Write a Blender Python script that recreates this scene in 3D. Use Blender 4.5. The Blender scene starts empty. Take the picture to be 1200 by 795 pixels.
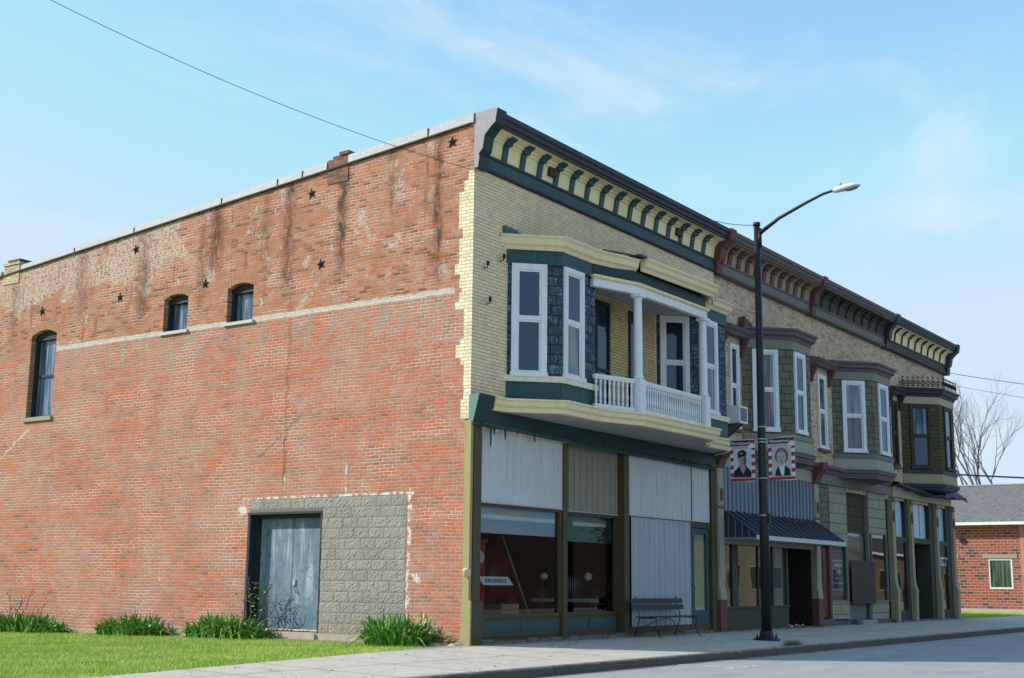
import bpy, math, random
import numpy as np
from mathutils import Vector, Matrix
random.seed(7); rng = np.random.default_rng(7)
S = bpy.context.scene
COL = S.collection
R = math.radians

# ------------------------------------------------------------------ materials
class NT:
    def __init__(s, name):
        s.m = bpy.data.materials.new(name); s.m.use_nodes = True
        s.t = s.m.node_tree; s.t.nodes.clear()
        s.out = s.t.nodes.new('ShaderNodeOutputMaterial')
    def n(s, typ, **kw):
        k = s.t.nodes.new(typ)
        for a, b in kw.items(): setattr(k, a, b)
        return k
    def put(s, sock, v):
        if v is None: return
        if isinstance(v, bpy.types.NodeSocket): s.t.links.new(v, sock)
        elif isinstance(v, (tuple, list)):
            v = tuple(v)
            sock.default_value = v if len(v) == len(sock.default_value) else (v + (1,))
        else: sock.default_value = v
    def math(s, op, a, b=None, c=None, clamp=False):
        k = s.n('ShaderNodeMath', operation=op, use_clamp=clamp)
        s.put(k.inputs[0], a); s.put(k.inputs[1], b)
        if c is not None: s.put(k.inputs[2], c)
        return k.outputs[0]
    def mix(s, f, a, b, mode='MIX'):
        k = s.n('ShaderNodeMix', data_type='RGBA', blend_type=mode)
        s.put(k.inputs[0], f); s.put(k.inputs[6], a); s.put(k.inputs[7], b)
        return k.outputs[2]
    def noise(s, vec, scale=1, detail=3, rough=.55):
        k = s.n('ShaderNodeTexNoise')
        if vec is not None: s.put(k.inputs['Vector'], vec)
        k.inputs['Scale'].default_value = scale; k.inputs['Detail'].default_value = detail
        k.inputs['Roughness'].default_value = rough
        return k.outputs[0]
    def ramp(s, f, stops, interp='LINEAR'):
        k = s.n('ShaderNodeValToRGB'); r = k.color_ramp; r.interpolation = interp
        while len(r.elements) < len(stops): r.elements.new(.5)
        for e, (p, c) in zip(r.elements, stops):
            e.position = p; e.color = (c, c, c, 1) if isinstance(c, (int, float)) else tuple(c) + (1,)
        s.put(k.inputs[0], f); return k.outputs[0]
    def step(s, x, lo, hi, a=0., b=1.):
        k = s.n('ShaderNodeMapRange', interpolation_type='SMOOTHSTEP')
        for i, v in enumerate((x, lo, hi, a, b)): s.put(k.inputs[i], v)
        return k.outputs[0]
    def xyz(s, x=0., y=0., z=0.):
        k = s.n('ShaderNodeCombineXYZ')
        for i, v in enumerate((x, y, z)): s.put(k.inputs[i], v)
        return k.outputs[0]
    def sep(s, v):
        k = s.n('ShaderNodeSeparateXYZ'); s.put(k.inputs[0], v); return k.outputs
    def uv(s):
        k = s.n('ShaderNodeTexCoord'); return k.outputs['UV']
    def pos(s):
        return s.n('ShaderNodeNewGeometry').outputs['Position']
    def obj(s): return s.n('ShaderNodeTexCoord').outputs['Object']
    def scale(s, v, sc):
        k = s.n('ShaderNodeVectorMath', operation='MULTIPLY'); s.put(k.inputs[0], v); s.put(k.inputs[1], sc); return k.outputs[0]
    def white(s, vec):
        k = s.n('ShaderNodeTexWhiteNoise', noise_dimensions='3D'); s.put(k.inputs['Vector'], vec); return k.outputs['Value']
    def bump(s, h, dist=.01, strength=1.):
        k = s.n('ShaderNodeBump'); k.inputs['Strength'].default_value = strength
        k.inputs['Distance'].default_value = dist; s.put(k.inputs['Height'], h); return k.outputs[0]
    def bsdf(s, color, rough=.7, normal=None, metal=0., spec=.4, **kw):
        k = s.n('ShaderNodeBsdfPrincipled')
        s.put(k.inputs['Base Color'], color); s.put(k.inputs['Roughness'], rough)
        s.put(k.inputs['Metallic'], metal); s.put(k.inputs['Specular IOR Level'], spec)
        if normal is not None: s.put(k.inputs['Normal'], normal)
        for a, b in kw.items(): s.put(k.inputs[a], b)
        s.t.links.new(k.outputs[0], s.out.inputs[0]); return k

def cells(t, u, v, bw, rh, mort, wob=.006):
    """brick cells in metres -> (random per brick, mortar mask, row number)"""
    vec = t.xyz(u, v, 0.)
    nz = t.noise(vec, 9, 2); nz2 = t.noise(t.xyz(v, u, 3.), 9, 2)
    u = t.math('ADD', u, t.math('MULTIPLY', t.math('SUBTRACT', nz, .5), wob*3))
    v = t.math('ADD', v, t.math('MULTIPLY', t.math('SUBTRACT', nz2, .5), wob*2))
    row = t.math('FLOOR', t.math('DIVIDE', v, rh))
    off = t.math('MULTIPLY', t.math('MODULO', t.math('ABSOLUTE', row), 2.), .5)
    jit = t.math('MULTIPLY', t.white(t.xyz(row, 7.3, 1.)), .25)
    uu = t.math('ADD', t.math('ADD', t.math('DIVIDE', u, bw), off), jit)
    colm = t.math('FLOOR', uu)
    fx = t.math('SUBTRACT', uu, colm); fy = t.math('SUBTRACT', t.math('DIVIDE', v, rh), row)
    du = t.math('MULTIPLY', t.math('MINIMUM', fx, t.math('SUBTRACT', 1., fx)), bw)
    dv = t.math('MULTIPLY', t.math('MINIMUM', fy, t.math('SUBTRACT', 1., fy)), rh)
    d = t.math('MINIMUM', du, dv)
    mm = t.step(d, mort*.35, mort*.8, 1., 0.)
    rnd = t.white(t.xyz(colm, row, .5))
    return rnd, mm, row

def brick(name, stops, mortar, bw=.21, rh=.0677, mort=.011, blotch=.35, dirt=(.12, .1, .08), dirtamt=.35, bumpd=.006, streak=.3):
    t = NT(name); u, v, _ = t.sep(t.uv())
    rnd, mm, row = cells(t, u, v, bw, rh, mort)
    P = t.pos()
    big = t.noise(P, .8, 4); med = t.noise(P, 4, 3); fine = t.noise(P, 60, 2)
    x = t.math('ADD', rnd, t.math('MULTIPLY', t.math('SUBTRACT', big, .5), blotch*2), clamp=True)
    c = t.ramp(x, stops)
    c = t.mix(t.math('MULTIPLY', t.math('SUBTRACT', fine, .3, clamp=True), .3), c, t.mix(1., c, (.6, .57, .55), 'MULTIPLY'))
    c = t.mix(t.math('MULTIPLY', mm, .95), c, mortar)
    st = t.noise(t.scale(P, (5, 5, .35)), 1, 4)
    dm = t.math('MULTIPLY', t.step(t.math('MULTIPLY', st, t.math('ADD', med, .5)), .42, .75), streak)
    c = t.mix(dm, c, t.mix(1., c, (.45, .42, .4), 'MULTIPLY'))
    c = t.mix(t.math('MULTIPLY', t.step(big, .5, .75), dirtamt), c, t.mix(.5, c, dirt))
    h = t.math('SUBTRACT', t.math('MULTIPLY', fine, .35), mm)
    t.bsdf(c, .88, t.bump(h, bumpd), spec=.2); return t.m

def side_brick():
    t = NT('weathered_red_brick'); P = t.pos(); x_, Y, Z = t.sep(P)
    Zw = t.math('ADD', Z, t.math('MULTIPLY', t.math('SUBTRACT', t.noise(t.scale(P, (1, .7, .9)), 1, 2), .5), .07))
    rnd, mm, row = cells(t, Y, Zw, .215, .0677, .0115, .009)
    big = t.noise(P, .55, 5, .6); med = t.noise(P, 2.2, 4, .6); fine = t.noise(P, 45, 3); vfine = t.noise(P, 120, 2)
    wide = t.noise(t.scale(P, (1, .5, 2.2)), 1.1, 5, .65)
    lo = t.ramp(t.math('ADD', t.math('ADD', t.math('MULTIPLY', rnd, .75), .12), t.math('MULTIPLY', t.math('SUBTRACT', wide, .5), 1.5), clamp=True),
                [(0, (.27, .14, .11)), (.14, (.40, .23, .17)), (.3, (.50, .18, .11)), (.5, (.62, .19, .10)), (.66, (.56, .21, .12)), (.82, (.50, .27, .19)), (.93, (.42, .31, .26)), (1, (.64, .24, .12))])
    up = t.ramp(t.math('ADD', rnd, t.math('MULTIPLY', t.math('SUBTRACT', wide, .5), .7), clamp=True),
                [(0, (.24, .105, .07)), (.2, (.42, .185, .11)), (.45, (.54, .23, .125)), (.65, (.48, .155, .09)), (.85, (.52, .26, .18)), (1, (.36, .21, .165))])
    zj = t.math('ADD', Z, t.math('MULTIPLY', t.math('SUBTRACT', med, .5), .22))
    lo = t.mix(t.math('MULTIPLY', t.step(t.noise(t.scale(P, (1, .45, 2.6)), 1.7, 5, .7), .46, .60), .62), lo, t.mix(rnd, (.31, .21, .17), (.42, .28, .22)))
    lo = t.mix(1., lo, (1.05, .88, .84), 'MULTIPLY')
    lo = t.mix(t.math('MULTIPLY', t.step(big, .38, .62), .26), lo, (.46, .34, .28))
    lo = t.mix(t.math('MULTIPLY', t.white(t.xyz(row, 2.2, 5.)), .28), lo, t.mix(1., lo, (.62, .62, .66), 'MULTIPLY'))
    zu = t.step(zj, 6.6, 6.78)
    c = t.mix(zu, lo, up)
    # greyed, spalled zone right below the old roof line
    zone = t.math('MULTIPLY', t.step(zj, 5.7, 6.4), t.math('SUBTRACT', 1., zu))
    c = t.mix(t.math('MULTIPLY', zone, t.step(t.noise(P, 3.5, 4), .48, .62)), c, (.34, .27, .23))
    # redder low courses, tan efflorescence near the ground
    c = t.mix(t.math('MULTIPLY', t.step(med, .52, .72), .45), c, (.46, .33, .26))
    # brick face grain
    c = t.mix(t.math('MULTIPLY', t.step(fine, .35, .7), .38), c, t.mix(1., c, (.42, .38, .36), 'MULTIPLY'))
    mcol = t.mix(zu, (.56, .41, .32), (.44, .31, .23))
    mcol = t.mix(t.step(big, .45, .65), mcol, (.66, .53, .44))
    c = t.mix(t.math('MULTIPLY', mm, t.step(t.noise(P, 7, 3), .25, .5, .45, 1.)), c, mcol)
    c = t.mix(t.math('MULTIPLY', mm, t.math('MULTIPLY', t.step(t.noise(t.scale(P, (1, .8, 1.6)), .9, 4, .6), .52, .60), .9)), c, (.74, .62, .53))
    # repointed, whitish mortar smears high on the rear of the wall
    hi = t.math('MULTIPLY', t.step(Y, 6., 10.), t.step(t.math('ADD', Z, t.math('MULTIPLY', Y, .0735)), 8.6, 9.3))
    sm = t.step(t.math('ADD', t.noise(P, 1.3, 5, .7), t.math('MULTIPLY', hi, .20)), .57, .63)
    sm = t.math('MULTIPLY', sm, t.step(t.math('ADD', t.noise(P, 14, 3), t.math('MULTIPLY', mm, .35)), .42, .56))
    sm = t.math('MULTIPLY', sm, zu)
    c = t.mix(t.math('MULTIPLY', sm, .8), c, (.56, .50, .44))
    # rain streaks below the coping: dark and rusty
    jt = t.math('ADD', Y, t.math('MULTIPLY', t.math('SUBTRACT', t.noise(t.scale(P, (1, 1, 1)), 3.2, 3), .5), .35))
    tot = None
    for (yc, w, zb, zt, a) in ((.78, .09, 6.9, 9.6, 1.), (3.35, .10, 7.4, 9.8, 1.1), (4.9, .12, 7.2, 9.5, .95), (5.6, .10, 7.9, 9.5, .6), (7.15, .20, 7.9, 9.3, 1.), (7.6, .10, 6.9, 8.8, .6), (9.6, .16, 7.1, 8.4, .75), (11.9, .18, 7.4, 8.9, .6), (4.72, .03, 2.9, 4.1, .8), (2.0, .13, 8.7, 9.8, .5), (14.6, .14, 6.9, 8.6, .5)):
        g = t.math('DIVIDE', t.math('SUBTRACT', jt, yc), w)
        g = t.math('EXPONENT', t.math('MULTIPLY', t.math('MULTIPLY', g, g), -.6))
        g = t.math('MULTIPLY', g, t.math('MULTIPLY', t.step(Z, zb-.3, zb+.5), t.step(Z, zt, zt+.3, 1., .6)))
        g = t.math('MULTIPLY', g, a); tot = g if tot is None else t.math('MAXIMUM', tot, g)
    gen = t.step(t.noise(t.scale(P, (1, 2.6, .3)), 1.6, 4, .6), .58, .72)
    gen = t.math('MULTIPLY', gen, t.math('ADD', t.math('MULTIPLY', zu, .58), .20))
    tot = t.math('MAXIMUM', tot, gen)
    tot = t.math('MULTIPLY', tot, t.step(t.noise(t.scale(P, (1, 1, .5)), 9, 4, .7), .32, .55, .25, 1.), clamp=True)
    rust = t.mix(t.step(t.noise(P, 2.5, 3), .42, .6), (.085, .055, .042), (.24, .085, .045))
    c = t.mix(t.math('MULTIPLY', tot, .97), c, rust)
    # light line of the removed neighbour's roof
    bj = t.math('ADD', Z, t.math('MULTIPLY', t.math('SUBTRACT', t.noise(P, 5, 4, .7), .5), .10))
    band = t.math('MULTIPLY', t.step(bj, 6.63, 6.66), t.step(bj, 6.735, 6.765, 1., 0.))
    band = t.math('MULTIPLY', band, t.math('MULTIPLY', t.step(Y, .3, .36), t.step(Y, 12.6, 12.8, 1., 0.)))
    c = t.mix(t.math('MULTIPLY', band, t.step(t.noise(P, 6, 3), .3, .5, .55, .95)), c, (.60, .55, .50))
    # plaster smears round the block infill
    def blob(y0, y1, z0, z1, s=.06):
        return t.math('MULTIPLY', t.math('MULTIPLY', t.step(Y, y0-s, y0+s), t.step(Y, y1-s, y1+s, 1., 0.)),
                      t.math('MULTIPLY', t.step(Z, z0-s, z0+s), t.step(Z, z1-s, z1+s, 1., 0.)))
    pl = blob(1.24, 1.42, .3, 2.95, .09)
    pl = t.math('MAXIMUM', pl, blob(1.2, 5.9, 2.76, 2.86, .05))
    pl = t.math('MAXIMUM', pl, blob(5.68, 6.05, 2.45, 2.85, .12))
    pl = t.math('MAXIMUM', pl, blob(4.66, 4.72, 2.8, 3.3, .03))
    pl = t.math('MAXIMUM', pl, blob(2.95, 3.02, 2.8, 3.5, .03))
    pl = t.math('MAXIMUM', pl, blob(8.39, 8.43, 1.05, 1.5, .02))
    pl = t.math('MAXIMUM', pl, blob(.95, 1.3, 1.05, 1.3, .12))
    plm = t.step(t.math('ADD', t.noise(P, 6, 5, .75), t.math('MULTIPLY', pl, .30)), .76, .82)
    c = t.mix(t.math('MULTIPLY', plm, t.step(pl, .05, .4)), c, (.70, .64, .57))
    # cracks
    for (y0, z0, sl, a, b) in ((13.75, 4.65, .63, 13.6, 15.5), (4.36, 4.45, .70, 4.3, 5.4), (.5, 5.9, 1.5, .4, 1.3)):
        ln = t.math('ADD', t.math('SUBTRACT', Z, z0), t.math('MULTIPLY', t.math('SUBTRACT', Y, y0), sl))
        ln = t.math('ADD', ln, t.math('MULTIPLY', t.math('SUBTRACT', t.noise(P, 6, 2), .5), .3))
        cm = t.math('MULTIPLY', t.step(t.math('ABSOLUTE', ln), .018, .045, 1., 0.), t.math('MULTIPLY', t.step(Y, a-.1, a), t.step(Y, b, b+.1, 1., 0.)))
        c = t.mix(t.math('MULTIPLY', cm, .7 if a > 10 else (.5 if a > 4 else .3)), c, (.66, .58, .50) if a > 10 else (.16, .10, .08))
    # cement parging at the foot
    gj = t.math('ADD', t.math('ADD', Z, t.math('MULTIPLY', t.step(Y, 5., 15.), .25)), t.math('MULTIPLY', t.math('SUBTRACT', t.noise(P, 2.4, 4), .5), .35))
    c = t.mix(t.math('MULTIPLY', t.step(gj, .12, .2, 1., 0.), t.step(Y, 1.2, 1.6)), c, t.mix(t.noise(P, 6, 4), (.38, .29, .20), (.56, .46, .34)))
    c = t.mix(t.step(t.noise(P, 11, 4, .65), .655, .70), c, t.mix(.6, c, (.66, .58, .52)))
    c = t.mix(t.step(t.noise(P, 13, 2), .26, .22), c, (.10, .07, .06))
    h = t.math('SUBTRACT', t.math('ADD', t.math('MULTIPLY', fine, .5), t.math('MULTIPLY', rnd, .45)), t.math('MULTIPLY', mm, .9))
    t.bsdf(c, .92, t.bump(h, .010), spec=.15); return t.m

def paint(name, col, rough=.55, dirt=.35, peel=None, peelamt=.5, bumpd=.002, streak=.4, scale=1.):
    t = NT(name); P = t.pos()
    n1 = t.noise(P, 1.7*scale, 4, .6); n2 = t.noise(P, 14*scale, 4, .65); n3 = t.noise(t.scale(P, (9*scale, 9*scale, .9)), 1, 4, .6)
    c = t.mix(t.math('MULTIPLY', n1, .5), col, tuple(x*.72 for x in col))
    c = t.mix(t.math('MULTIPLY', t.step(n3, .5, .75), streak), c, tuple(x*.5 for x in col))
    c = t.mix(t.math('MULTIPLY', t.step(n2, .5, .8), dirt), c, tuple(x*.42+.015 for x in col))
    if peel:
        m = t.step(t.noise(P, 9*scale, 5, .7), 1-peelamt*.9, 1-peelamt*.9+.05)
        c = t.mix(m, c, peel)
    t.bsdf(c, t.math('ADD', rough, t.math('MULTIPLY', n2, .2)), t.bump(n2, bumpd), spec=.35); return t.m

def shingle(name, a, b, worn, wornamt=.5, w=.3, h=.2):
    t = NT(name); u, v, _ = t.sep(t.uv()); P = t.pos()
    rnd, mm, row = cells(t, u, v, w, h, .02, .008)
    c = t.mix(rnd, a, b)
    n = t.noise(P, 13, 5, .75)
    c = t.mix(t.math('MULTIPLY', t.step(t.math('ADD', n, t.math('MULTIPLY', t.noise(P, 2, 3), .3)), .66, .78), wornamt), c, worn)
    c = t.mix(t.math('MULTIPLY', mm, .8), c, tuple(x*.4 for x in a))
    t.bsdf(c, .8, t.bump(t.math('SUBTRACT', t.math('MULTIPLY', n, .6), mm), .012), spec=.25); return t.m

def plain(name, col, rough=.6, metal=0., spec=.4, var=.25, emit=None):
    t = NT(name); P = t.pos(); n = t.noise(P, 6, 4)
    c = t.mix(n, tuple(x*(1-var) for x in col), tuple(min(1, x*(1+var)) for x in col))
    t.bsdf(c, rough, t.bump(t.noise(P, 40, 3), .0012), metal, spec); return t.m

def glass_opaque(name, col, refl=.14, wob=.35, curtain=None, fm=1.1):
    """dark room behind a pane: old, slightly wavy glass"""
    t = NT(name); P = t.pos()
    c = t.mix(t.noise(P, 1.1, 3), col, tuple(x*.35 for x in col))
    if curtain:
        c = t.mix(t.step(t.noise(t.scale(P, (9, 9, .6)), 1, 2), .45, .6), c, curtain)
    nrm = t.bump(t.noise(P, 1.6, 1), .0011*wob)
    d = t.n('ShaderNodeBsdfDiffuse'); t.put(d.inputs[0], c)
    g = t.n('ShaderNodeBsdfGlossy'); g.inputs['Roughness'].default_value = .02; t.put(g.inputs[0], (.62, .80, 1.)); t.put(g.inputs['Normal'], nrm)
    f = t.n('ShaderNodeFresnel'); f.inputs[0].default_value = 1.5; t.put(f.inputs['Normal'], nrm)
    k = t.n('ShaderNodeMixShader'); t.put(k.inputs[0], t.math('ADD', t.math('MULTIPLY', f.outputs[0], fm), refl*.35, clamp=True))
    t.t.links.new(d.outputs[0], k.inputs[1]); t.t.links.new(g.outputs[0], k.inputs[2]); t.t.links.new(k.outputs[0], t.out.inputs[0])
    return t.m

def glass_clear(name, tint=(.8, .86, .84), refl=.03, wob=.3):
    t = NT(name); P = t.pos(); nrm = t.bump(t.noise(P, 1.2, 1), .0011*wob)
    d = t.n('ShaderNodeBsdfTransparent'); t.put(d.inputs[0], tint)
    g = t.n('ShaderNodeBsdfGlossy'); g.inputs['Roughness'].default_value = .015; t.put(g.inputs['Normal'], nrm)
    f = t.n('ShaderNodeFresnel'); f.inputs[0].default_value = 1.5; t.put(f.inputs['Normal'], nrm)
    k = t.n('ShaderNodeMixShader'); t.put(k.inputs[0], t.math('ADD', t.math('MULTIPLY', f.outputs[0], .72), refl, clamp=True))
    t.t.links.new(d.outputs[0], k.inputs[1]); t.t.links.new(g.outputs[0], k.inputs[2]); t.t.links.new(k.outputs[0], t.out.inputs[0])
    return t.m

def leafmat(name, a, b, rough=.45, trans=.25):
    t = NT(name)
    o = t.n('ShaderNodeObjectInfo').outputs['Random']
    P = t.pos(); c = t.mix(t.noise(P, 6, 3), a, b)
    c = t.mix(t.step(t.noise(P, 23, 2), .5, .8), c, tuple(x*1.5 for x in b))
    t.bsdf(c, rough, spec=.4, **{'Subsurface Weight': 0.}); return t.m

M = {}
M['side'] = side_brick()
ybr = [(0, (.78, .61, .39)), (.3, (.86, .685, .44)), (.6, (.92, .74, .48)), (.85, (.87, .69, .44)), (1, (.80, .64, .42))]
M['yellow'] = brick('buff_brick', ybr, (.26, .20, .14), mort=.0062, blotch=.14, dirtamt=.05, streak=.14)
M['yellow_lit'] = brick('buff_quoin_brick', [(0, (.70, .61, .40)), (1, (.86, .79, .58))], (.30, .26, .19), mort=.007, blotch=.1, streak=.1, dirtamt=.1)  # sunlit copy of the buff brick, its light set in the tone
bbr = [(0, (.44, .34, .25)), (.25, (.60, .455, .32)), (.5, (.72, .55, .38)), (.8, (.78, .59, .40)), (1, (.56, .44, .33))]
M['brown'] = brick('brown_buff_brick', bbr, (.20, .16, .12), mort=.0075, blotch=.16, dirtamt=.3)
M['gold'] = brick('golden_brick', [(0, (.55, .41, .18)), (.5, (.72, .55, .26)), (1, (.64, .49, .25))], (.10, .085, .06), mort=.009, blotch=.2)
M['housebrick'] = brick('red_house_brick', [(0, (.10, .06, .06)), (.16, (.12, .07, .07)), (.2, (.30, .075, .05)), (.6, (.37, .10, .065)), (1, (.33, .10, .075))], (.50, .42, .36), bw=.34, rh=.135, mort=.017, blotch=.12, dirtamt=.1, streak=.1)
M['teal'] = paint('teal_paint', (.030, .090, .100), .5, .5, peel=(.09, .16, .16), peelamt=.36, streak=.5)
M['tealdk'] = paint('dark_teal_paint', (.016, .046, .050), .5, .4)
M['teallit'] = paint('sunlit_teal_paint', (.13, .26, .24), .6, .3)  # lighter copy of the teal, sunlight put into the colour for the bracket's side
M['cream'] = paint('cream_paint', (.90, .76, .46), .55, .3, peel=(.42, .36, .26), peelamt=.36, streak=.35)
M['panel'] = paint('yellow_panel_paint', (.98, .84, .47), .5, .15, streak=.3)
M['creampale'] = paint('pale_cream_paint', (.88, .78, .58), .55, .3)
M['navy'] = paint('weathered_dark_purple_metal', (.038, .044, .062), .5, .6, peel=(.075, .075, .095), peelamt=.38, streak=.6)
M['greymetal'] = paint('grey_sheet_metal', (.30, .28, .31), .45, .3, streak=.3)
M['coping'] = paint('galvanised_coping', (.40, .43, .46), .45, .35, streak=.2)
M['white'] = paint('white_paint', (.84, .85, .86), .5, .3, peel=(.34, .32, .29), peelamt=.345, streak=.3)
M['soffit'] = paint('soffit_boards', (.44, .42, .40), .7, .4, peel=(.07, .06, .05), peelamt=.32)
M['purple'] = paint('mauve_paint', (.150, .118, .128), .6, .5)
M['red'] = paint('oxblood_paint', (.165, .056, .050), .6, .45)
M['sage'] = paint('sage_paint', (.25, .24, .18), .6, .4)
M['sagelt'] = paint('light_sage_paint', (.35, .34, .26), .6, .4)
M['greenfr'] = paint('green_frieze_paint', (.17, .18, .15), .6, .4)
M['tan'] = paint('tan_paint', (.36, .31, .20), .6, .45)
M['creamdim'] = paint('aged_cream_paint', (.46, .41, .27), .6, .4)
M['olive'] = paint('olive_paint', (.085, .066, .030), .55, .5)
M['olivelit'] = paint('sunlit_olive_paint', (.36, .32, .14), .55, .35)  # olive with the sun's brightness mixed in, for the lit pilaster side
M['greydk'] = paint('dark_grey_green_paint', (.050, .056, .045), .6, .5)
M['brownfr'] = paint('dark_brown_paint', (.055, .040, .025), .6, .5)
M['darkframe'] = paint('blue_black_paint', (.022, .032, .045), .5, .6, peel=(.11, .15, .18), peelamt=.33)
M['sill'] = paint('stone_sill', (.36, .33, .27), .8, .5)
M['sillwhite'] = paint('white_sill', (.60, .58, .54), .8, .4)
M['tin_blue'] = shingle('blue_pressed_siding', (.035, .055, .085), (.055, .085, .125), (.30, .33, .33), .6)
M['tin_green'] = shingle('green_shingle_siding', (.130, .122, .082), (.170, .162, .115), (.24, .225, .17), .3)
M['tin_olive'] = shingle('olive_shingle_siding', (.070, .062, .026), (.10, .086, .040), (.17, .14, .07), .4, .26, .13)
M['shing_lt'] = shingle('pale_green_shingles', (.27, .26, .19), (.33, .32, .24), (.38, .36, .28), .3, .55, .30)
M['shing_dk'] = shingle('dark_green_shingles', (.050, .043, .027), (.066, .056, .036), (.1, .1, .06), .3, .55, .30)
M['metalwhite'] = paint('white_ribbed_metal', (.56, .58, .57), .45, .2, streak=.35)
M['metalbeige'] = paint('beige_ribbed_metal', (.27, .245, .195), .5, .3, streak=.5)
M['metalblue'] = paint('lilac_ribbed_metal', (.42, .44, .48), .5, .3, streak=.5)
M['metalsteel'] = paint('steel_blue_ribbed_metal', (.20, .25, .31), .45, .3, streak=.5)
M['awning'] = paint('dark_blue_awning_metal', (.028, .038, .062), .5, .5)
M['g_navy'] = glass_opaque('dark_blue_window_glass', (.010, .028, .070), .10)
M['g_blue'] = glass_opaque('sky_blue_window_glass', (.03, .05, .08), .10, fm=.8)
M['g_curt'] = glass_opaque('window_glass_with_curtain', (.06, .06, .06), .10, curtain=(.22, .20, .17))
M['g_lace'] = glass_opaque('window_glass_with_lace', (.12, .14, .16), .10, curtain=(.24, .26, .28))
M['g_pink'] = glass_opaque('window_glass_pink_blind', (.09, .07, .08), .10, curtain=(.14, .10, .11))
M['g_dark'] = glass_opaque('black_window_glass', (.010, .010, .010), .03)
M['g_side'] = glass_opaque('painted_reflection_glass', (.10, .14, .21), .0, wob=.8, curtain=(.22, .27, .36), fm=.12)  # sky reflection put into the blue-grey colours and bands; little real mirroring
M['g_shop'] = glass_clear('shop_window_glass')
M['g_shop2'] = glass_clear('shop_window_glass_bright', (.55, .56, .52), .16, wob=1.2)
M['g_trans'] = paint('painted_sky_transom_glass', (.40, .62, .78), .25, .3, streak=.5)  # pale blue is the sky's reflection painted as the pane colour
M['black'] = plain('black_metal', (.012, .012, .016), .45)
M['iron'] = plain('rusty_black_iron', (.025, .018, .014), .7)
M['steel'] = plain('steel_band', (.55, .55, .57), .35, .6)
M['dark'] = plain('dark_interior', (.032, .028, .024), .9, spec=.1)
M['darkroof'] = plain('roof_felt', (.06, .06, .06), .9)
M['ply'] = paint('weathered_plywood', (.080, .055, .045), .8, .5, streak=.6)

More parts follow.
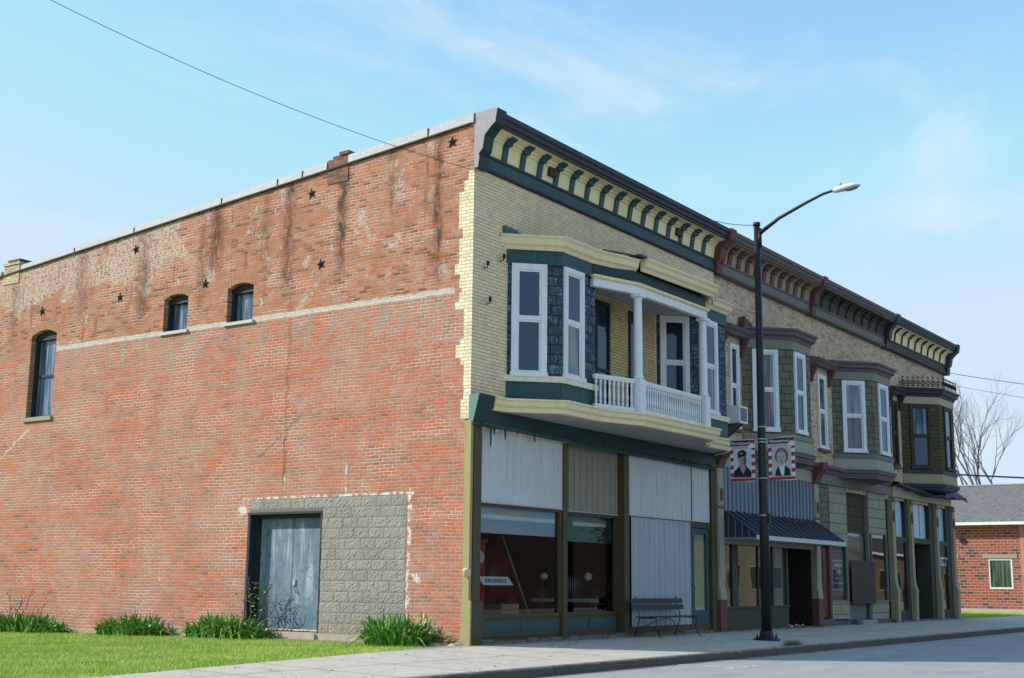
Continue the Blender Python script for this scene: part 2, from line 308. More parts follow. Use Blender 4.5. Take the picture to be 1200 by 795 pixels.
# ------------------------------------------------------------------ mesh builder
class MB:
    def __init__(s): s.v = []; s.f = []; s.sm = []
    def face(s, pts, smooth=False):
        i = len(s.v); s.v += [tuple(map(float, p)) for p in pts]; s.f.append(tuple(range(i, i+len(pts)))); s.sm.append(smooth)
    def box(s, x0, x1, y0, y1, z0, z1):
        a = [(x0, y0, z0), (x1, y0, z0), (x1, y1, z0), (x0, y1, z0), (x0, y0, z1), (x1, y0, z1), (x1, y1, z1), (x0, y1, z1)]
        for q in ((3, 2, 1, 0), (4, 5, 6, 7), (0, 1, 5, 4), (1, 2, 6, 5), (2, 3, 7, 6), (3, 0, 4, 7)): s.face([a[k] for k in q])
        return s
    def obox(s, o, u, n, a0, a1, d0, d1, z0, z1):
        """box in a wall frame: o origin (x,y), u along wall, n outward; a along, d outward"""
        P = lambda a, d, z: (o[0]+u[0]*a+n[0]*d, o[1]+u[1]*a+n[1]*d, z)
        a = [P(a0, d1, z0), P(a1, d1, z0), P(a1, d0, z0), P(a0, d0, z0), P(a0, d1, z1), P(a1, d1, z1), P(a1, d0, z1), P(a0, d0, z1)]
        for q in ((3, 2, 1, 0), (4, 5, 6, 7), (0, 1, 5, 4), (1, 2, 6, 5), (2, 3, 7, 6), (3, 0, 4, 7)): s.face([a[k] for k in q])
        return s
    def prism(s, poly, axis, a, b):
        """extrude 2-D polygon; axis 'x': poly=(y,z); 'z': (x,y); 'y': (x,z)"""
        def P(p, t): return {'x': (t, p[0], p[1]), 'y': (p[0], t, p[1]), 'z': (p[0], p[1], t)}[axis]
        n = len(poly)
        s.face([P(p, a) for p in poly][::-1]); s.face([P(p, b) for p in poly])
        for i in range(n):
            p, q = poly[i], poly[(i+1) % n]; s.face([P(p, a), P(q, a), P(q, b), P(p, b)])
        return s
    def tube(s, path, r, n=8, caps=True):
        path = [Vector(p) for p in path]; rs = r if isinstance(r, (list, tuple)) else [r]*len(path)
        rings = []; up = Vector((0, 0, 1))
        for i, p in enumerate(path):
            d = (path[min(i+1, len(path)-1)] - path[max(i-1, 0)]).normalized()
            a = d.cross(up if abs(d.z) < .95 else Vector((1, 0, 0))).normalized(); b = a.cross(d)
            rings.append([p + (a*math.cos(2*math.pi*k/n) + b*math.sin(2*math.pi*k/n))*rs[i] for k in range(n)])
        base = len(s.v)
        for rg in rings: s.v += [tuple(q) for q in rg]
        for i in range(len(rings)-1):
            for k in range(n):
                s.f.append((base+i*n+k, base+i*n+(k+1) % n, base+(i+1)*n+(k+1) % n, base+(i+1)*n+k)); s.sm.append(True)
        if caps:
            s.f.append(tuple(base+k for k in range(n))[::-1]); s.sm.append(False)
            s.f.append(tuple(base+(len(rings)-1)*n+k for k in range(n))); s.sm.append(False)
        return s
    def lathe(s, c, prof, n=14):
        """prof list of (r,z) about vertical axis at c"""
        base = len(s.v)
        for r, z in prof:
            for k in range(n): s.v.append((c[0]+r*math.cos(2*math.pi*k/n), c[1]+r*math.sin(2*math.pi*k/n), c[2]+z))
        for i in range(len(prof)-1):
            for k in range(n):
                s.f.append((base+i*n+k, base+i*n+(k+1) % n, base+(i+1)*n+(k+1) % n, base+(i+1)*n+k)); s.sm.append(True)
        s.f.append(tuple(base+k for k in range(n))[::-1]); s.sm.append(False)
        s.f.append(tuple(base+(len(prof)-1)*n+k for k in range(n))); s.sm.append(False)
        return s
    def sweep(s, plan, prof, ends=True):
        """mitred sweep of profile [(offset outward, z)] along plan [(x,y)]; outward is to the right of travel"""
        n = len(plan); nr = []
        for i in range(n-1):
            d = Vector((plan[i+1][0]-plan[i][0], plan[i+1][1]-plan[i][1])).normalized(); nr.append(Vector((d.y, -d.x)))
        off = []
        for i in range(n):
            if i == 0: m = nr[0]
            elif i == n-1: m = nr[-1]
            else:
                m = (nr[i-1]+nr[i]).normalized(); m = m / max(.3, m.dot(nr[i]))
            off.append(m)
        P = lambda i, k: (plan[i][0]+off[i].x*prof[k][0], plan[i][1]+off[i].y*prof[k][0], prof[k][1])
        K = len(prof)
        for i in range(n-1):
            for k in range(K-1):
                s.face([P(i, k), P(i+1, k), P(i+1, k+1), P(i, k+1)])
        if ends:
            s.face([P(0, k) for k in range(K)]); s.face([P(n-1, k) for k in range(K)][::-1])
        return s
    def wall(s, o, u, L0, L1, z0, z1, holes, depth=0., n=None, ztop=None):
        """flat wall with openings; holes (a0,a1,zb,zt,rise). ztop(a) optional sloping top"""
        P = lambda a, z, d=0.: (o[0]+u[0]*a-(n[0]*d if n else 0), o[1]+u[1]*a-(n[1]*d if n else 0), z)
        zt_ = ztop or (lambda a: z1)
        xs = sorted(set([L0, L1]+[h[0] for h in holes]+[h[1] for h in holes]))
        xs = [x for x in xs if L0 <= x <= L1]
        ex = []
        for a, b in zip(xs, xs[1:]):
            k = max(1, int((b-a)/4)); ex += [a+(b-a)*i/k for i in range(k)]
        xs = ex+[xs[-1]]
        for a, b in zip(xs, xs[1:]):
            mid = (a+b)/2; hs = sorted([h for h in holes if h[0] < mid < h[1]], key=lambda h: h[2]); z = z0
            for h in hs:
                if h[2] > z: s.face([P(a, z), P(b, z), P(b, h[2]), P(a, h[2])])
                z = h[3]
            s.face([P(a, z), P(b, z), P(b, zt_(b)), P(a, zt_(a))])
        for h in holes:
            a0, a1, zb, zt, rise = (tuple(h)+(0,))[:5]
            N = 8 if rise else 1
            arc = []
            for i in range(N+1):
                q = i/N; arc.append((a0+(a1-a0)*q, zt-rise+rise*(1-(2*q-1)**2)))
            if rise:
                for (p, q) in zip(arc, arc[1:]): s.face([P(p[0], p[1]), P(q[0], q[1]), P(q[0], zt), P(p[0], zt)])
            if depth:
                s.face([P(a0, zb), P(a0, arc[0][1]), P(a0, arc[0][1], depth), P(a0, zb, depth)])
                s.face([P(a1, arc[-1][1]), P(a1, zb), P(a1, zb, depth), P(a1, arc[-1][1], depth)])
                s.face([P(a1, zb), P(a0, zb), P(a0, zb, depth), P(a1, zb, depth)])
                for (p, q) in zip(arc, arc[1:]): s.face([P(p[0], p[1]), P(q[0], q[1]), P(q[0], q[1], depth), P(p[0], p[1], depth)])
        return s
    def mesh(s, name, off=(0, 0, 0), merge=False):
        me = bpy.data.meshes.new(name)
        V = np.array(s.v, float).reshape(-1, 3)
        me.from_pydata([tuple(q) for q in (V-np.array(off))], [], s.f)
        me.polygons.foreach_set('use_smooth', s.sm)
        uvl = me.uv_layers.new(name='UVMap'); uv = np.zeros((len(me.loops), 2))
        li = 0
        for f in s.f:
            p = V[list(f)]
            nx = ny = nz = 0.
            for i in range(len(f)):
                a = p[i]; b = p[(i+1) % len(f)]
                nx += (a[1]-b[1])*(a[2]+b[2]); ny += (a[2]-b[2])*(a[0]+b[0]); nz += (a[0]-b[0])*(a[1]+b[1])
            l = math.sqrt(nx*nx+ny*ny+nz*nz) or 1; nx /= l; ny /= l; nz /= l
            if abs(nz) < .8:
                h = math.hypot(nx, ny); tx, ty = -ny/h, nx/h
                if tx < -1e-6 or (abs(tx) < 1e-6 and ty < 0): tx, ty = -tx, -ty
                for q in p: uv[li] = (q[0]*tx+q[1]*ty, q[2]); li += 1
            else:
                for q in p: uv[li] = (q[0], q[1]); li += 1
        uvl.data.foreach_set('uv', uv.ravel())
        me.update(); return me

OFF = {}
def tag(o, label=None, cat=None, group=None, kind=None):
    if label: o['label'] = label
    if cat: o['category'] = cat
    if group: o['group'] = group
    if kind: o['kind'] = kind
    return o
def thing(name, label, cat, loc=(0, 0, 0), group=None):
    o = bpy.data.objects.new(name, None); COL.objects.link(o); o.location = loc; o.empty_display_size = .2
    OFF[o.name] = Vector(loc); return tag(o, label, cat, group)
def add(name, mb, mat, parent=None, label=None, bevel=0, loc=None, cat=None, group=None, kind=None):
    """mesh given in world coordinates"""
    po = OFF[parent.name] if parent else Vector((0, 0, 0))
    o_loc = Vector(loc) if loc is not None else po
    me = mb.mesh(name, tuple(o_loc)); mat = M[mat] if isinstance(mat, str) else mat
    me.materials.append(mat)
    o = bpy.data.objects.new(name, me); COL.objects.link(o); o.location = o_loc-po
    if parent: o.parent = parent
    OFF[o.name] = o_loc
    if bevel:
        b = o.modifiers.new('Bevel', 'BEVEL'); b.width = bevel; b.segments = 2; b.limit_method = 'ANGLE'; b.angle_limit = R(40)
    return tag(o, label, cat, group, kind)
def copy_at(o, parent, loc):
    c = o.copy(); COL.objects.link(c); c.parent = parent; po = OFF[parent.name] if parent else Vector((0, 0, 0))
    c.location = Vector(loc)-po; OFF[c.name] = Vector(loc); return c
def struct(name, mb, mat): return add(name, mb, mat, kind='structure')

FU, FN = (1, 0), (0, -1)          # facade frame: along +X, outward -Y
q2 = math.sqrt(.5)
AU, AN = (q2, -q2), (-q2, -q2)    # 45 degree bay face

def window(parent, o, u, n, a0, a1, z0, z1, fm, gm, fw=.09, proud=.03, sash=.5, gm2=None, name='window', depth=.06, head=None):
    """double hung window: casing, two sashes, panes"""
    m = MB(); proud = .055; depth = -.002
    m.obox(o, u, n, a0, a0+fw, -depth, proud, z0, z1); m.obox(o, u, n, a1-fw, a1, -depth, proud, z0, z1)
    m.obox(o, u, n, a0+fw, a1-fw, -depth, proud, z1-fw, z1); m.obox(o, u, n, a0-.02, a1+.02, -depth, proud+.03, z0-.05, z0+.04)
    b0, b1 = a0+fw, a1-fw; zm = z0+(z1-z0)*sash; sw = .042
    if sash:
        m.obox(o, u, n, b0, b1, -depth+.001, .034, zm-.022, zm+.022)
    for (zz0, zz1, dd) in ((z0+.04, zm-.022, .018), (zm+.022, z1-fw, .032)):
        if zz1-zz0 < .1: continue
        m.obox(o, u, n, b0, b0+sw, -depth, dd, zz0, zz1); m.obox(o, u, n, b1-sw, b1, -depth, dd, zz0, zz1)
        m.obox(o, u, n, b0+sw, b1-sw, -depth, dd, zz1-sw, zz1)
        m.obox(o, u, n, b0+sw, b1-sw, -depth, dd, zz0, zz0+sw)
    w = add(name, m, fm, parent)
    # pane(s)
    holder = w if parent.parent is None else parent
    P = lambda a, z, d: (o[0]+u[0]*a+n[0]*d, o[1]+u[1]*a+n[1]*d, z)
    for (zz0, zz1, g, d) in ((zm, z1-fw, gm, .020), (z0, zm, gm2 or gm, .007)):
        if zz1-zz0 < .1: continue
        p = MB(); p.face([P(b0, zz0, d), P(b1, zz0, d), P(b1, zz1, d), P(b0, zz1, d)]); add('pane', p, g, holder)
    return w

def rect_on(o, u, n, a0, a1, z0, z1, d=.0):
    P = lambda a, z: (o[0]+u[0]*a+n[0]*d, o[1]+u[1]*a+n[1]*d, z)
    m = MB(); m.face([P(a0, z0), P(a1, z0), P(a1, z1), P(a0, z1)]); return m

def ribbed(x0, x1, z0, z1, y, pitch=.245, rib=.03, d=.022, minor=True):
    """vertical ribbed sheet facing -Y"""
    m = MB(); xs = [(x0, 0)]
    x = x0+pitch*.3
    while x+rib+.02 < x1:
        xs += [(x, 0), (x+.012, d), (x+.012+rib, d), (x+.024+rib, 0)]
        if minor and x+pitch*.62 < x1-.02:
            c = x+.5*pitch+.02; xs += [(c, 0), (c+.008, d*.3), (c+.022, d*.3), (c+.03, 0)]
        x += pitch
    xs.append((x1, 0))
    for a, b in zip(xs, xs[1:]): m.face([(a[0], y-a[1], z0), (b[0], y-b[1], z0), (b[0], y-b[1], z1), (a[0], y-a[1], z1)])
    return m

# ------------------------------------------------------------------ cornices
ENDP = [(.0, 9.09), (-.17, 9.09), (-.2, 9.31), (-.18, 9.36), (-.27, 9.45), (-.32, 9.72), (-.47, 9.87), (-.57, 9.94), (-.62, 10.22), (.0, 10.22)]
def cornice(parent, X0, X1, mtop, mpanel, mbr, mfr, mledge, nbr, zt=10.21, brw=.15, brd=.05):
    m = MB()
    m.sweep([(X0, 0), (X1, 0)], [(0, 9.90), (.48, 9.925), (.515, 9.94), (.52, 9.99), (.555, 10.0), (.57, 10.07), (.61, 10.10), (.62, 10.19), (0, zt)])
    root = add('cornice', m, mtop, parent)
    # cove made of flat strips bulging outward
    m = MB(); pr = [(.125, 9.45), (.15, 9.62), (.175, 9.775), (.215, 9.79), (.22, 9.83), (.27, 9.85), (.28, 9.89), (.49, 9.928)]
    m.sweep([(X0, 0), (X1, 0)], pr, ends=False)
    add('cove_panel', m, mpanel, root)
    m = MB(); m.sweep([(X0, 0), (X1, 0)], [(0, 9.175), (.135, 9.175), (.135, 9.395), (0, 9.395)]); add('frieze', m, mfr, root)
    m = MB(); m.sweep([(X0, 0), (X1, 0)], [(0, 9.105), (.12, 9.105), (.17, 9.14), (.17, 9.178), (0, 9.178)])
    m.sweep([(X0, 0), (X1, 0)], [(0, 9.393), (.14, 9.393), (.165, 9.42), (.165, 9.455), (0, 9.455)]); add('ledge_moulding', m, mledge, root)
    step = (X1-X0)/nbr; src = None
    for k in range(nbr):
        xc = X0+step*(k+1)-.02 if k < nbr-1 else None
        if xc is None: continue
        if src is None:
            m = MB(); b = brd
            m.prism([(-.10, 9.455), (-.165, 9.455), (-.195, 9.62), (-.225, 9.78), (-.12, 9.78)][::-1], 'x', xc-brw/2, xc+brw/2)
            m.prism([(-.15, 9.782), (-.29, 9.77), (-.31, 9.83), (-.42, 9.885), (-.42, 9.925), (-.15, 9.925)][::-1], 'x', xc-brw/2-.02, xc+brw/2+.02)
            src = add('bracket', m, mbr, root, loc=(xc, 0, 9.5), bevel=.004); x_src = xc
        else: copy_at(src, root, (xc, 0, 9.5))
    return root

def endblock(parent, X0, X1, mat, low=9.06, extra=.03):
    m = MB(); m.prism([(y-extra if y < 0 else y, z) for y, z in ENDP][::-1], 'x', X0, X1)
    return add('end_bracket', m, mat, parent, bevel=.012)

# ------------------------------------------------------------------ BUILDING 1
B1 = thing('commercial_building', 'corner brick commercial building with cream and teal cornice and white balcony', 'building', (5.3, 8, 0), 'two-storey shop buildings in a row')
holesS = [(5.87, 6.69, 6.70, 7.57, .09), (7.98, 8.80, 6.70, 7.57, .09), (12.74, 13.76, 5.03, 7.23, .13), (3.62, 5.66, .10, 2.50, 0)]
sidetop = lambda a: 10.04-.0765*a
# side wall (faces -X)
m = MB(); m.wall((0, 0), (0, 1), -.10, 24, -.6, 10, holesS, depth=.30, n=(-1, 0), ztop=sidetop)
add('side_wall', m, 'side', B1, label='weathered red brick side wall')
for h in holesS[:3]: # dark void lining and arched frame
    a0, a1, zb, zt, rise = h
    m = MB(); o = (.0, 0); u = (0, 1); n = (-1, 0)
    fw = .07; N = 8
    arc = [(a0+(a1-a0)*i/N, zt-rise+rise*(1-(2*i/N-1)**2)) for i in range(N+1)]
    m.obox(o, u, n, a0, a0+fw, -.28, -.14, zb, zt-rise); m.obox(o, u, n, a1-fw, a1, -.28, -.14, zb, zt-rise)
    for p, q in zip(arc, arc[1:]):
        P = lambda a, z, d: (-d*-1, a, z)
        zl = zt-rise-.05
        for d0 in (.13,):
            m.face([(d0, p[0], zl), (d0, q[0], zl), (d0, q[1], q[1]) if False else (d0, q[0], q[1]), (d0, p[0], p[1])])
    m.obox(o, u, n, a0, a1, -.28, -.13, zt-rise-.10, zt-rise-.04)
    m.obox(o, u, n, a0, a1, -.28, -.16, zb, zb+.06)
    if zt-zb > 1.5: m.obox(o, u, n, a0+fw, a1-fw, -.27, -.19, (zb+zt)/2-.07, (zb+zt)/2-.01)
    w = add('window', m, 'darkframe', B1)
    m = MB(); m.face([(.24, a0+fw, zb+.06), (.24, a1-fw, zb+.06), (.24, a1-fw, zt-rise-.1), (.24, a0+fw, zt-rise-.1)]); add('pane', m, 'g_side', w)
    m = MB(); m.box(-.06, .16, a0-.06, a1+.06, zb-.07-(.03 if zt-zb > 1.5 else 0), zb); add('sill', m, 'sill' if zt-zb > 1.5 else 'sillwhite', w, bevel=.01)
# segmental arch header bricks are part of a thin relief
for h in holesS[:3]:
    a0, a1, zb, zt, rise = h; m = MB(); N = 11
    for i in range(N):
        q = (i+.5)/N; a = a0-.04+(a1-a0+.08)*q; zz = zt-rise+rise*(1-(2*q-1)**2)+.004; sl = (q-.5)*.1
        w = (a1-a0+.08)/N*.40
        m.face([(-.004, a-w, zz), (-.004, a+w, zz), (-.004, a+w+sl*.5, zz+.19), (-.004, a-w+sl*.5, zz+.19)][::-1])
    add('brick_arch', m, plain('arch_brick', (.42, .21, .13), .9, spec=.1) if 'archb' not in M else M['archb'], B1); M['archb'] = bpy.data.materials['arch_brick']
# coping in several lengths
joints = [.02, 1.05, 3.19]; segs = [(-.09, 1.04), (1.05, 3.19), (3.80, 5.24), (5.25, 7.0), (7.0, 9.99), (10.0, 12.23), (12.24, 14.4), (15.25, 19), (19.01, 24)]
for a, b in segs:
    m = MB(); t0, t1 = sidetop(a), sidetop(b); h0, h1 = .17-.006*a*.8, .17-.006*b*.8
    h0 = max(.10, h0); h1 = max(.10, h1)
    x0, x1 = -.05, .35
    v = [(x0, a, t0-.02), (x0, b, t1-.02), (x0+.012, b, t1+h1), (x0+.012, a, t0+h0), (x1, a, t0-.02), (x1, b, t1-.02), (x1, b, t1+h1+.02), (x1, a, t0+h0+.02)]
    for q in ((1, 0, 3, 2), (4, 5, 6, 7), (3, 7, 6, 2), (0, 1, 5, 4), (0, 4, 7, 3), (5, 1, 2, 6)): m.face([v[k] for k in q])
    add('coping', m, 'coping', B1, bevel=.008)
m = MB()
for a in (1.045, 5.245, 7.0, 9.995, 12.235, 4.5):
    t0 = sidetop(a); m.box(-.058, -.03, a-.012, a+.012, t0-.03, t0+max(.09, .155-.006*a))
m.sweep([(-.02, 24), (-.02, .0)], [(0, 0), (0, 0)], ends=False) if False else None
add('coping_joint', m, 'iron', B1)
m = MB(); v = [(-.055, 0, sidetop(0)-.05), (-.055, 24, sidetop(24)-.05), (-.055, 24, sidetop(24)-.018), (-.055, 0, sidetop(0)-.018)]; m.face(v); m.face([(-.055, 0, sidetop(0)-.05), (0, 0, sidetop(0)-.05), (0, 24, sidetop(24)-.05), (-.055, 24, sidetop(24)-.05)]); add('drip_edge', m, 'iron', B1)
# chimney stubs
m = MB(); m.box(-.02, .5, 3.20, 3.78, 9.4, 9.93); m.box(.0, .45, 3.24, 3.66, 9.93, 10.0); m.box(-.04, .3, 3.18, 3.45, 9.995, 10.06); add('chimney', m, brick('chimney_brick', [(0, (.16, .09, .07)), (.5, (.34, .15, .10)), (1, (.24, .12, .09))], (.2, .16, .13)), B1, label='crumbling red brick chimney stub')
m = MB(); m.box(-.02, .5, 14.5, 15.15, 8.6, 9.10); m.box(-.05, .53, 14.47, 15.18, 9.10, 9.16); add('chimney', m, 'brown', B1, label='buff brick chimney with dark cap')
m = MB(); m.box(-.04, .5, 14.48, 14.98, 9.162, 9.23); add('chimney_cap', m, 'black', B1)
# quoin return of the buff brick
qh = [(9.06, 8.86, .10), (8.86, 8.64, .20), (8.64, 7.9, .32), (7.9, 7.7, .22), (7.7, 7.2, .30), (7.2, 7.0, .40), (7.0, 6.72, .28), (6.72, 6.62, .22), (6.62, 6.45, .28), (6.45, 6.3, .38), (6.3, 5.72, .16), (5.72, 5.6, .24), (5.6, 5.35, .34), (5.35, 5.2, .22), (5.2, 4.55, .14), (4.55, 4.17, .20)]
m = MB()
for zt, zb, w in qh:
    w -= .07; m.face([(-.005, w, zb), (-.005, -.104, zb), (-.005, -.104, zt), (-.005, w, zt)]); m.face([(-.005, w, zb), (-.005, w, zt), (0, w, zt), (0, w, zb)])
add('quoin', m, 'yellow_lit', B1, label='jagged cream brick return at the corner')
# concrete block infill: split face blocks, relief in the mesh
m = MB(); y0, y1 = 1.38, 5.66; bh = .2065
rowz = [.10+bh*i for i in range(13)]
for i, z in enumerate(rowz):
    off = [0, .2, .1, .3][i % 4]; a = y0
    bnds = [y0]; x = y0+off*.9
    while x < y1-.08:
        if x > y0+.1: bnds.append(x)
        x += .385
    bnds.append(y1)
    for b0, b1 in zip(bnds, bnds[1:]):
        lim = y1 if z+bh*.5 > 2.5 else 3.60
        if b0 >= lim-.02: continue
        b1 = min(b1, lim)
        if b1-b0 < .05: continue
        nx, nz = max(3, int((b1-b0)/.030)), 7
        H = rng.normal(0, .0040, (nx+1, nz+1)); tilt = rng.normal(0, .0015, 2)
        def hh(ix, iz):
            e = min(ix, nx-ix, iz, nz-iz)
            if e == 0: return .003
            return .009+H[ix, iz]+tilt[0]*(ix/nx-.5)+tilt[1]*(iz/nz-.5)
        g = .012; zt2 = z+bh-g
        PP = [[(-hh(ix, iz), b0+g/2+(b1-b0-g)*ix/nx, z+(zt2-z)*iz/nz) for iz in range(nz+1)] for ix in range(nx+1)]
        for ix in range(nx):
            for iz in range(nz): m.face([PP[ix+1][iz], PP[ix][iz], PP[ix][iz+1], PP[ix+1][iz+1]])
mm_ = MB()
t = NT('split_face_block'); P = t.pos(); nf = t.noise(P, 30, 4, .7)
bx_, by_, bz_ = t.sep(P); wv = t.white(t.xyz(t.math('FLOOR', t.math('DIVIDE', by_, .385)), t.math('FLOOR', t.math('DIVIDE', t.math('SUBTRACT', bz_, .1), .2065)), 3.)); bc = t.mix(nf, (.26, .24, .22), (.40, .375, .345)); bc = t.mix(t.math('MULTIPLY', wv, .5), bc, t.mix(1., bc, (.72, .72, .72), 'MULTIPLY')); bc = t.mix(t.math('MULTIPLY', t.step(t.math('ADD', bz_, t.math('MULTIPLY', nf, .2)), .25, .6, 1., 0.), .6), bc, (.30, .25, .16)); bc = t.mix(t.step(t.noise(P, 3, 5, .7), .58, .68, 0., .45), bc, (.46, .44, .41))
t.bsdf(bc, .95, t.bump(nf, .010), spec=.1); M['block'] = t.m
add('block_infill', m, 'block', B1, label='grey split-face concrete block infill')
m = MB(); m.face([(-.0015, y1, 2.5), (-.0015, y0, 2.5), (-.0015, y0, 2.79), (-.0015, y1, 2.79)]); m.face([(-.0015, 3.60, .10), (-.0015, y0, .10), (-.0015, y0, 2.5), (-.0015, 3.60, 2.5)])
add('block_mortar', m, plain('block_mortar', (.17, .155, .14), .95), B1)
m = MB(); m.box(-.05, .0, 1.3, 3.6, -.12, .098); m.box(-.10, .28, 3.6, 5.7, -.15, .085); add('door_step', m, plain('old_concrete', (.40, .35, .28), .9), B1, bevel=.015)
# double door
t = NT('weathered_blue_door'); P = t.pos(); st = t.noise(t.scale(P, (6, 6, .8)), 1, 5, .7)
cc = t.mix(t.step(st, .46, .74), (.13, .20, .26), (.42, .50, .54)); cc = t.mix(t.math('MULTIPLY', t.step(t.noise(P, 7, 4), .5, .7), .7), cc, (.07, .12, .17))
cc = t.mix(t.step(t.sep(P)[2], .2, .75, .55, 0.), cc, (.08, .14, .18))
t.bsdf(cc, .6, t.bump(st, .003), spec=.3); M['bluedoor'] = t.m
for (a0, a1) in ((3.72, 4.615), (4.63, 5.56)):
    m = MB(); m.box(.265, .30, a0, a1, .12, 2.40); d = add('door', m, 'bluedoor', B1, bevel=.006)
    if a0 < 4:
        k = MB(); k.box(.235, .264, 4.50, 4.57, 1.02, 1.15); k.tube([(.24, 4.545, 1.10), (.22, 4.53, 1.0), (.235, 4.45, .86)], .014, 6); add('handle', k, 'steel', d)
m = MB(); m.box(.16, .31, 3.62, 3.715, .10, 2.5); m.box(.16, .31, 5.565, 5.66, .10, 2.5); m.box(.16, .31, 3.715, 5.565, 2.405, 2.5); m.box(.30, .33, 3.62, 5.66, .1, 2.5)
m.box(-.02, .10, 3.60, 5.70, 2.475, 2.52); m.box(-.012, .16, 5.63, 5.70, .10, 2.475); m.box(-.012, .16, 3.585, 3.62, .10, 2.475); add('door_frame', m, 'darkframe', B1)
m = MB(); m.box(.23, .262, 3.75, 5.5, .12, .15); add('threshold', m, 'sillwhite', B1)
# wall anchor stars
src = None
for (y, z) in ((.46, 9.72), (4.24, 9.28), (3.89, 7.68), (7.43, 7.69), (9.92, 8.84), (10.40, 7.73), (13.40, 7.72)):
    if src is None:
        m = MB(); c = (-.045, y, z); pts = []
        for k in range(10):
            r = .125 if k % 2 == 0 else .05; a = math.pi/2+k*math.pi/5; pts.append((-.012, y+r*math.cos(a), z+r*math.sin(a)))
        for k in range(10): m.face([pts[k], pts[(k+1) % 10], c]); m.face([(0, p[1], p[2]) for p in (pts[(k+1) % 10], pts[k])]+[pts[k], pts[(k+1) % 10]])
        m.tube([(-.03, y, z), (-.075, y, z)], .018, 6)
        src = add('star_anchor', m, 'iron', B1, loc=(0, y, z))
    else:
        c = copy_at(src, B1, (0, y, z)); c.rotation_euler = (random.uniform(-.3, .3), 0, 0)
# front wall with openings: storefront void, porch door openings
m = MB(); m.wall((0, -.10), FU, -.004, 10.44, 4.0, 9.75, []); m.face([(10.44, -.10, 4), (10.44, 0, 4), (10.44, 0, 9.75), (10.44, -.10, 9.75)])
add('front_wall', m, 'yellow', B1)
# cornice
cn = cornice(B1, .32, 10.40, 'navy', 'panel', 'teal', 'teal', 'navy', 16)
m = MB(); m.prism([(y-.03 if y < 0 else -.104, z) for y, z in ENDP][::-1], 'x', .0, .30); add('end_bracket', m, 'tealdk', B1, bevel=.012)
m = MB(); m.prism([(y-.025 if y < 0 else -.10, z) for y, z in ENDP][::-1], 'x', -.014, -.003); add('end_plate', m, 'greymetal', B1, label='grey metal side plate of the cornice')
for xc in (2.62, 8.35): m = MB(); m.prism([(xc-.12, 9.60), (xc+.12, 9.60), (xc+.12, 9.78), (xc-.12, 9.78)], 'y', -.24, -.12); add('vent', m, 'brownfr', cn)
m = MB(); m.box(.3, 10.4, .0, .5, 9.7, 10.2); add('parapet', m, 'side', B1)
# storefront beam, bracket, pipe
m = MB(); m.box(.0, 10.55, -.14, .02, 4.05, 4.62); m.sweep([(.0, -.14), (10.55, -.14)], [(0, 4.05), (.04, 4.05), (.04, 4.10), (0, 4.10)]); add('storefront_beam', m, 'tealdk', B1)
m = MB(); m.prism([(0, 4.06), (-.15, 4.06), (-.31, 4.64), (0, 4.64)][::-1], 'x', .0, .50); m.prism([(0, 4.40), (-.24, 4.40), (-.29, 4.64), (0, 4.64)][::-1], 'x', .50, .56); add('corner_bracket', m, 'tealdk', B1, bevel=.01)
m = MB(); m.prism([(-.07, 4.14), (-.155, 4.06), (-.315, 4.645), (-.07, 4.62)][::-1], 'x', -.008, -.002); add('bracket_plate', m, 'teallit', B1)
m = MB(); m.tube([(.28, -.17, 4.10), (3.3, -.19, 4.04), (3.45, -.16, 4.02), (10.2, -.16, 3.99)], .045, 8)
for k in range(60):
    x = random.uniform(.3, 3.2) if k < 34 else random.uniform(3.4, 10); m.tube([(x, -.20, 4.08), (x+random.uniform(-.09, .09), -.23, 4.06-random.uniform(0, .07))], .012, 4)
for x, l in ((.50, .38), (.98, .2), (2.0, .16), (.62, .14)): m.prism([(x, 4.05), (x+.07, 4.05), (x+.05, 4.05-l), (x+.02, 4.05-l*.9)], 'y', -.20, -.19)
add('awning_roller', m, paint('torn_teal_canvas', (.03, .09, .085), .8, .6, peel=(.22, .12, .09), peelamt=.36), B1)

# bay plan (two bays joined by a porch), balcony bulges outward
bayL = [(1.07, 0), (1.95, -.88), (3.25, -.88), (4.12, 0)]
bayR = [(7.22, 0), (8.10, -.88), (9.42, -.88), (10.30, 0)]
outer = [(1.07, 0), (1.95, -.88), (3.10, -.88), (4.25, -1.34), (7.45, -1.34), (7.60, -1.30), (8.05, -.88), (9.42, -.88), (10.25, -.05)]
for nm, pl, lab in (('bay_window', bayL, 'left bay with blue-grey siding'), ('bay_window', bayR, 'right bay with blue-grey siding')):
    m = MB(); m.sweep(pl, [(0, 5.15), (0, 7.45)], ends=False)
    b = add(nm, m, 'tin_blue', B1, label=lab)
    o = pl[0]
    window(b, o, AU, AN, .22, .94, 5.18, 7.42, 'white', 'g_navy', fw=.115)
    o = pl[1]
    window(b, o, FU, FN, .06, .80, 5.18, 7.42, 'white', 'g_blue', fw=.11, gm2='g_curt')
    m = MB(); m.sweep(pl, [(.0, 7.42), (.035, 7.42), (.035, 7.70), (0, 7.70)]); add('bay_head', m, 'teal', b)
    m = MB(); m.sweep(pl, [(.0, 5.03), (.06, 5.03), (.07, 5.15), (0, 5.15)]); add('bay_sill', m, 'creampale', b)
    m = MB(); m.sweep(pl, [(.0, 4.62), (.02, 4.62), (.02, 5.03), (0, 5.03)]); add('bay_skirt', m, 'teal', b)
    m = MB(); m.face([(p[0], p[1], 5.16) for p in pl]); m.face([(p[0], p[1], 7.44) for p in pl][::-1]); add('bay_slab', m, 'dark', b)
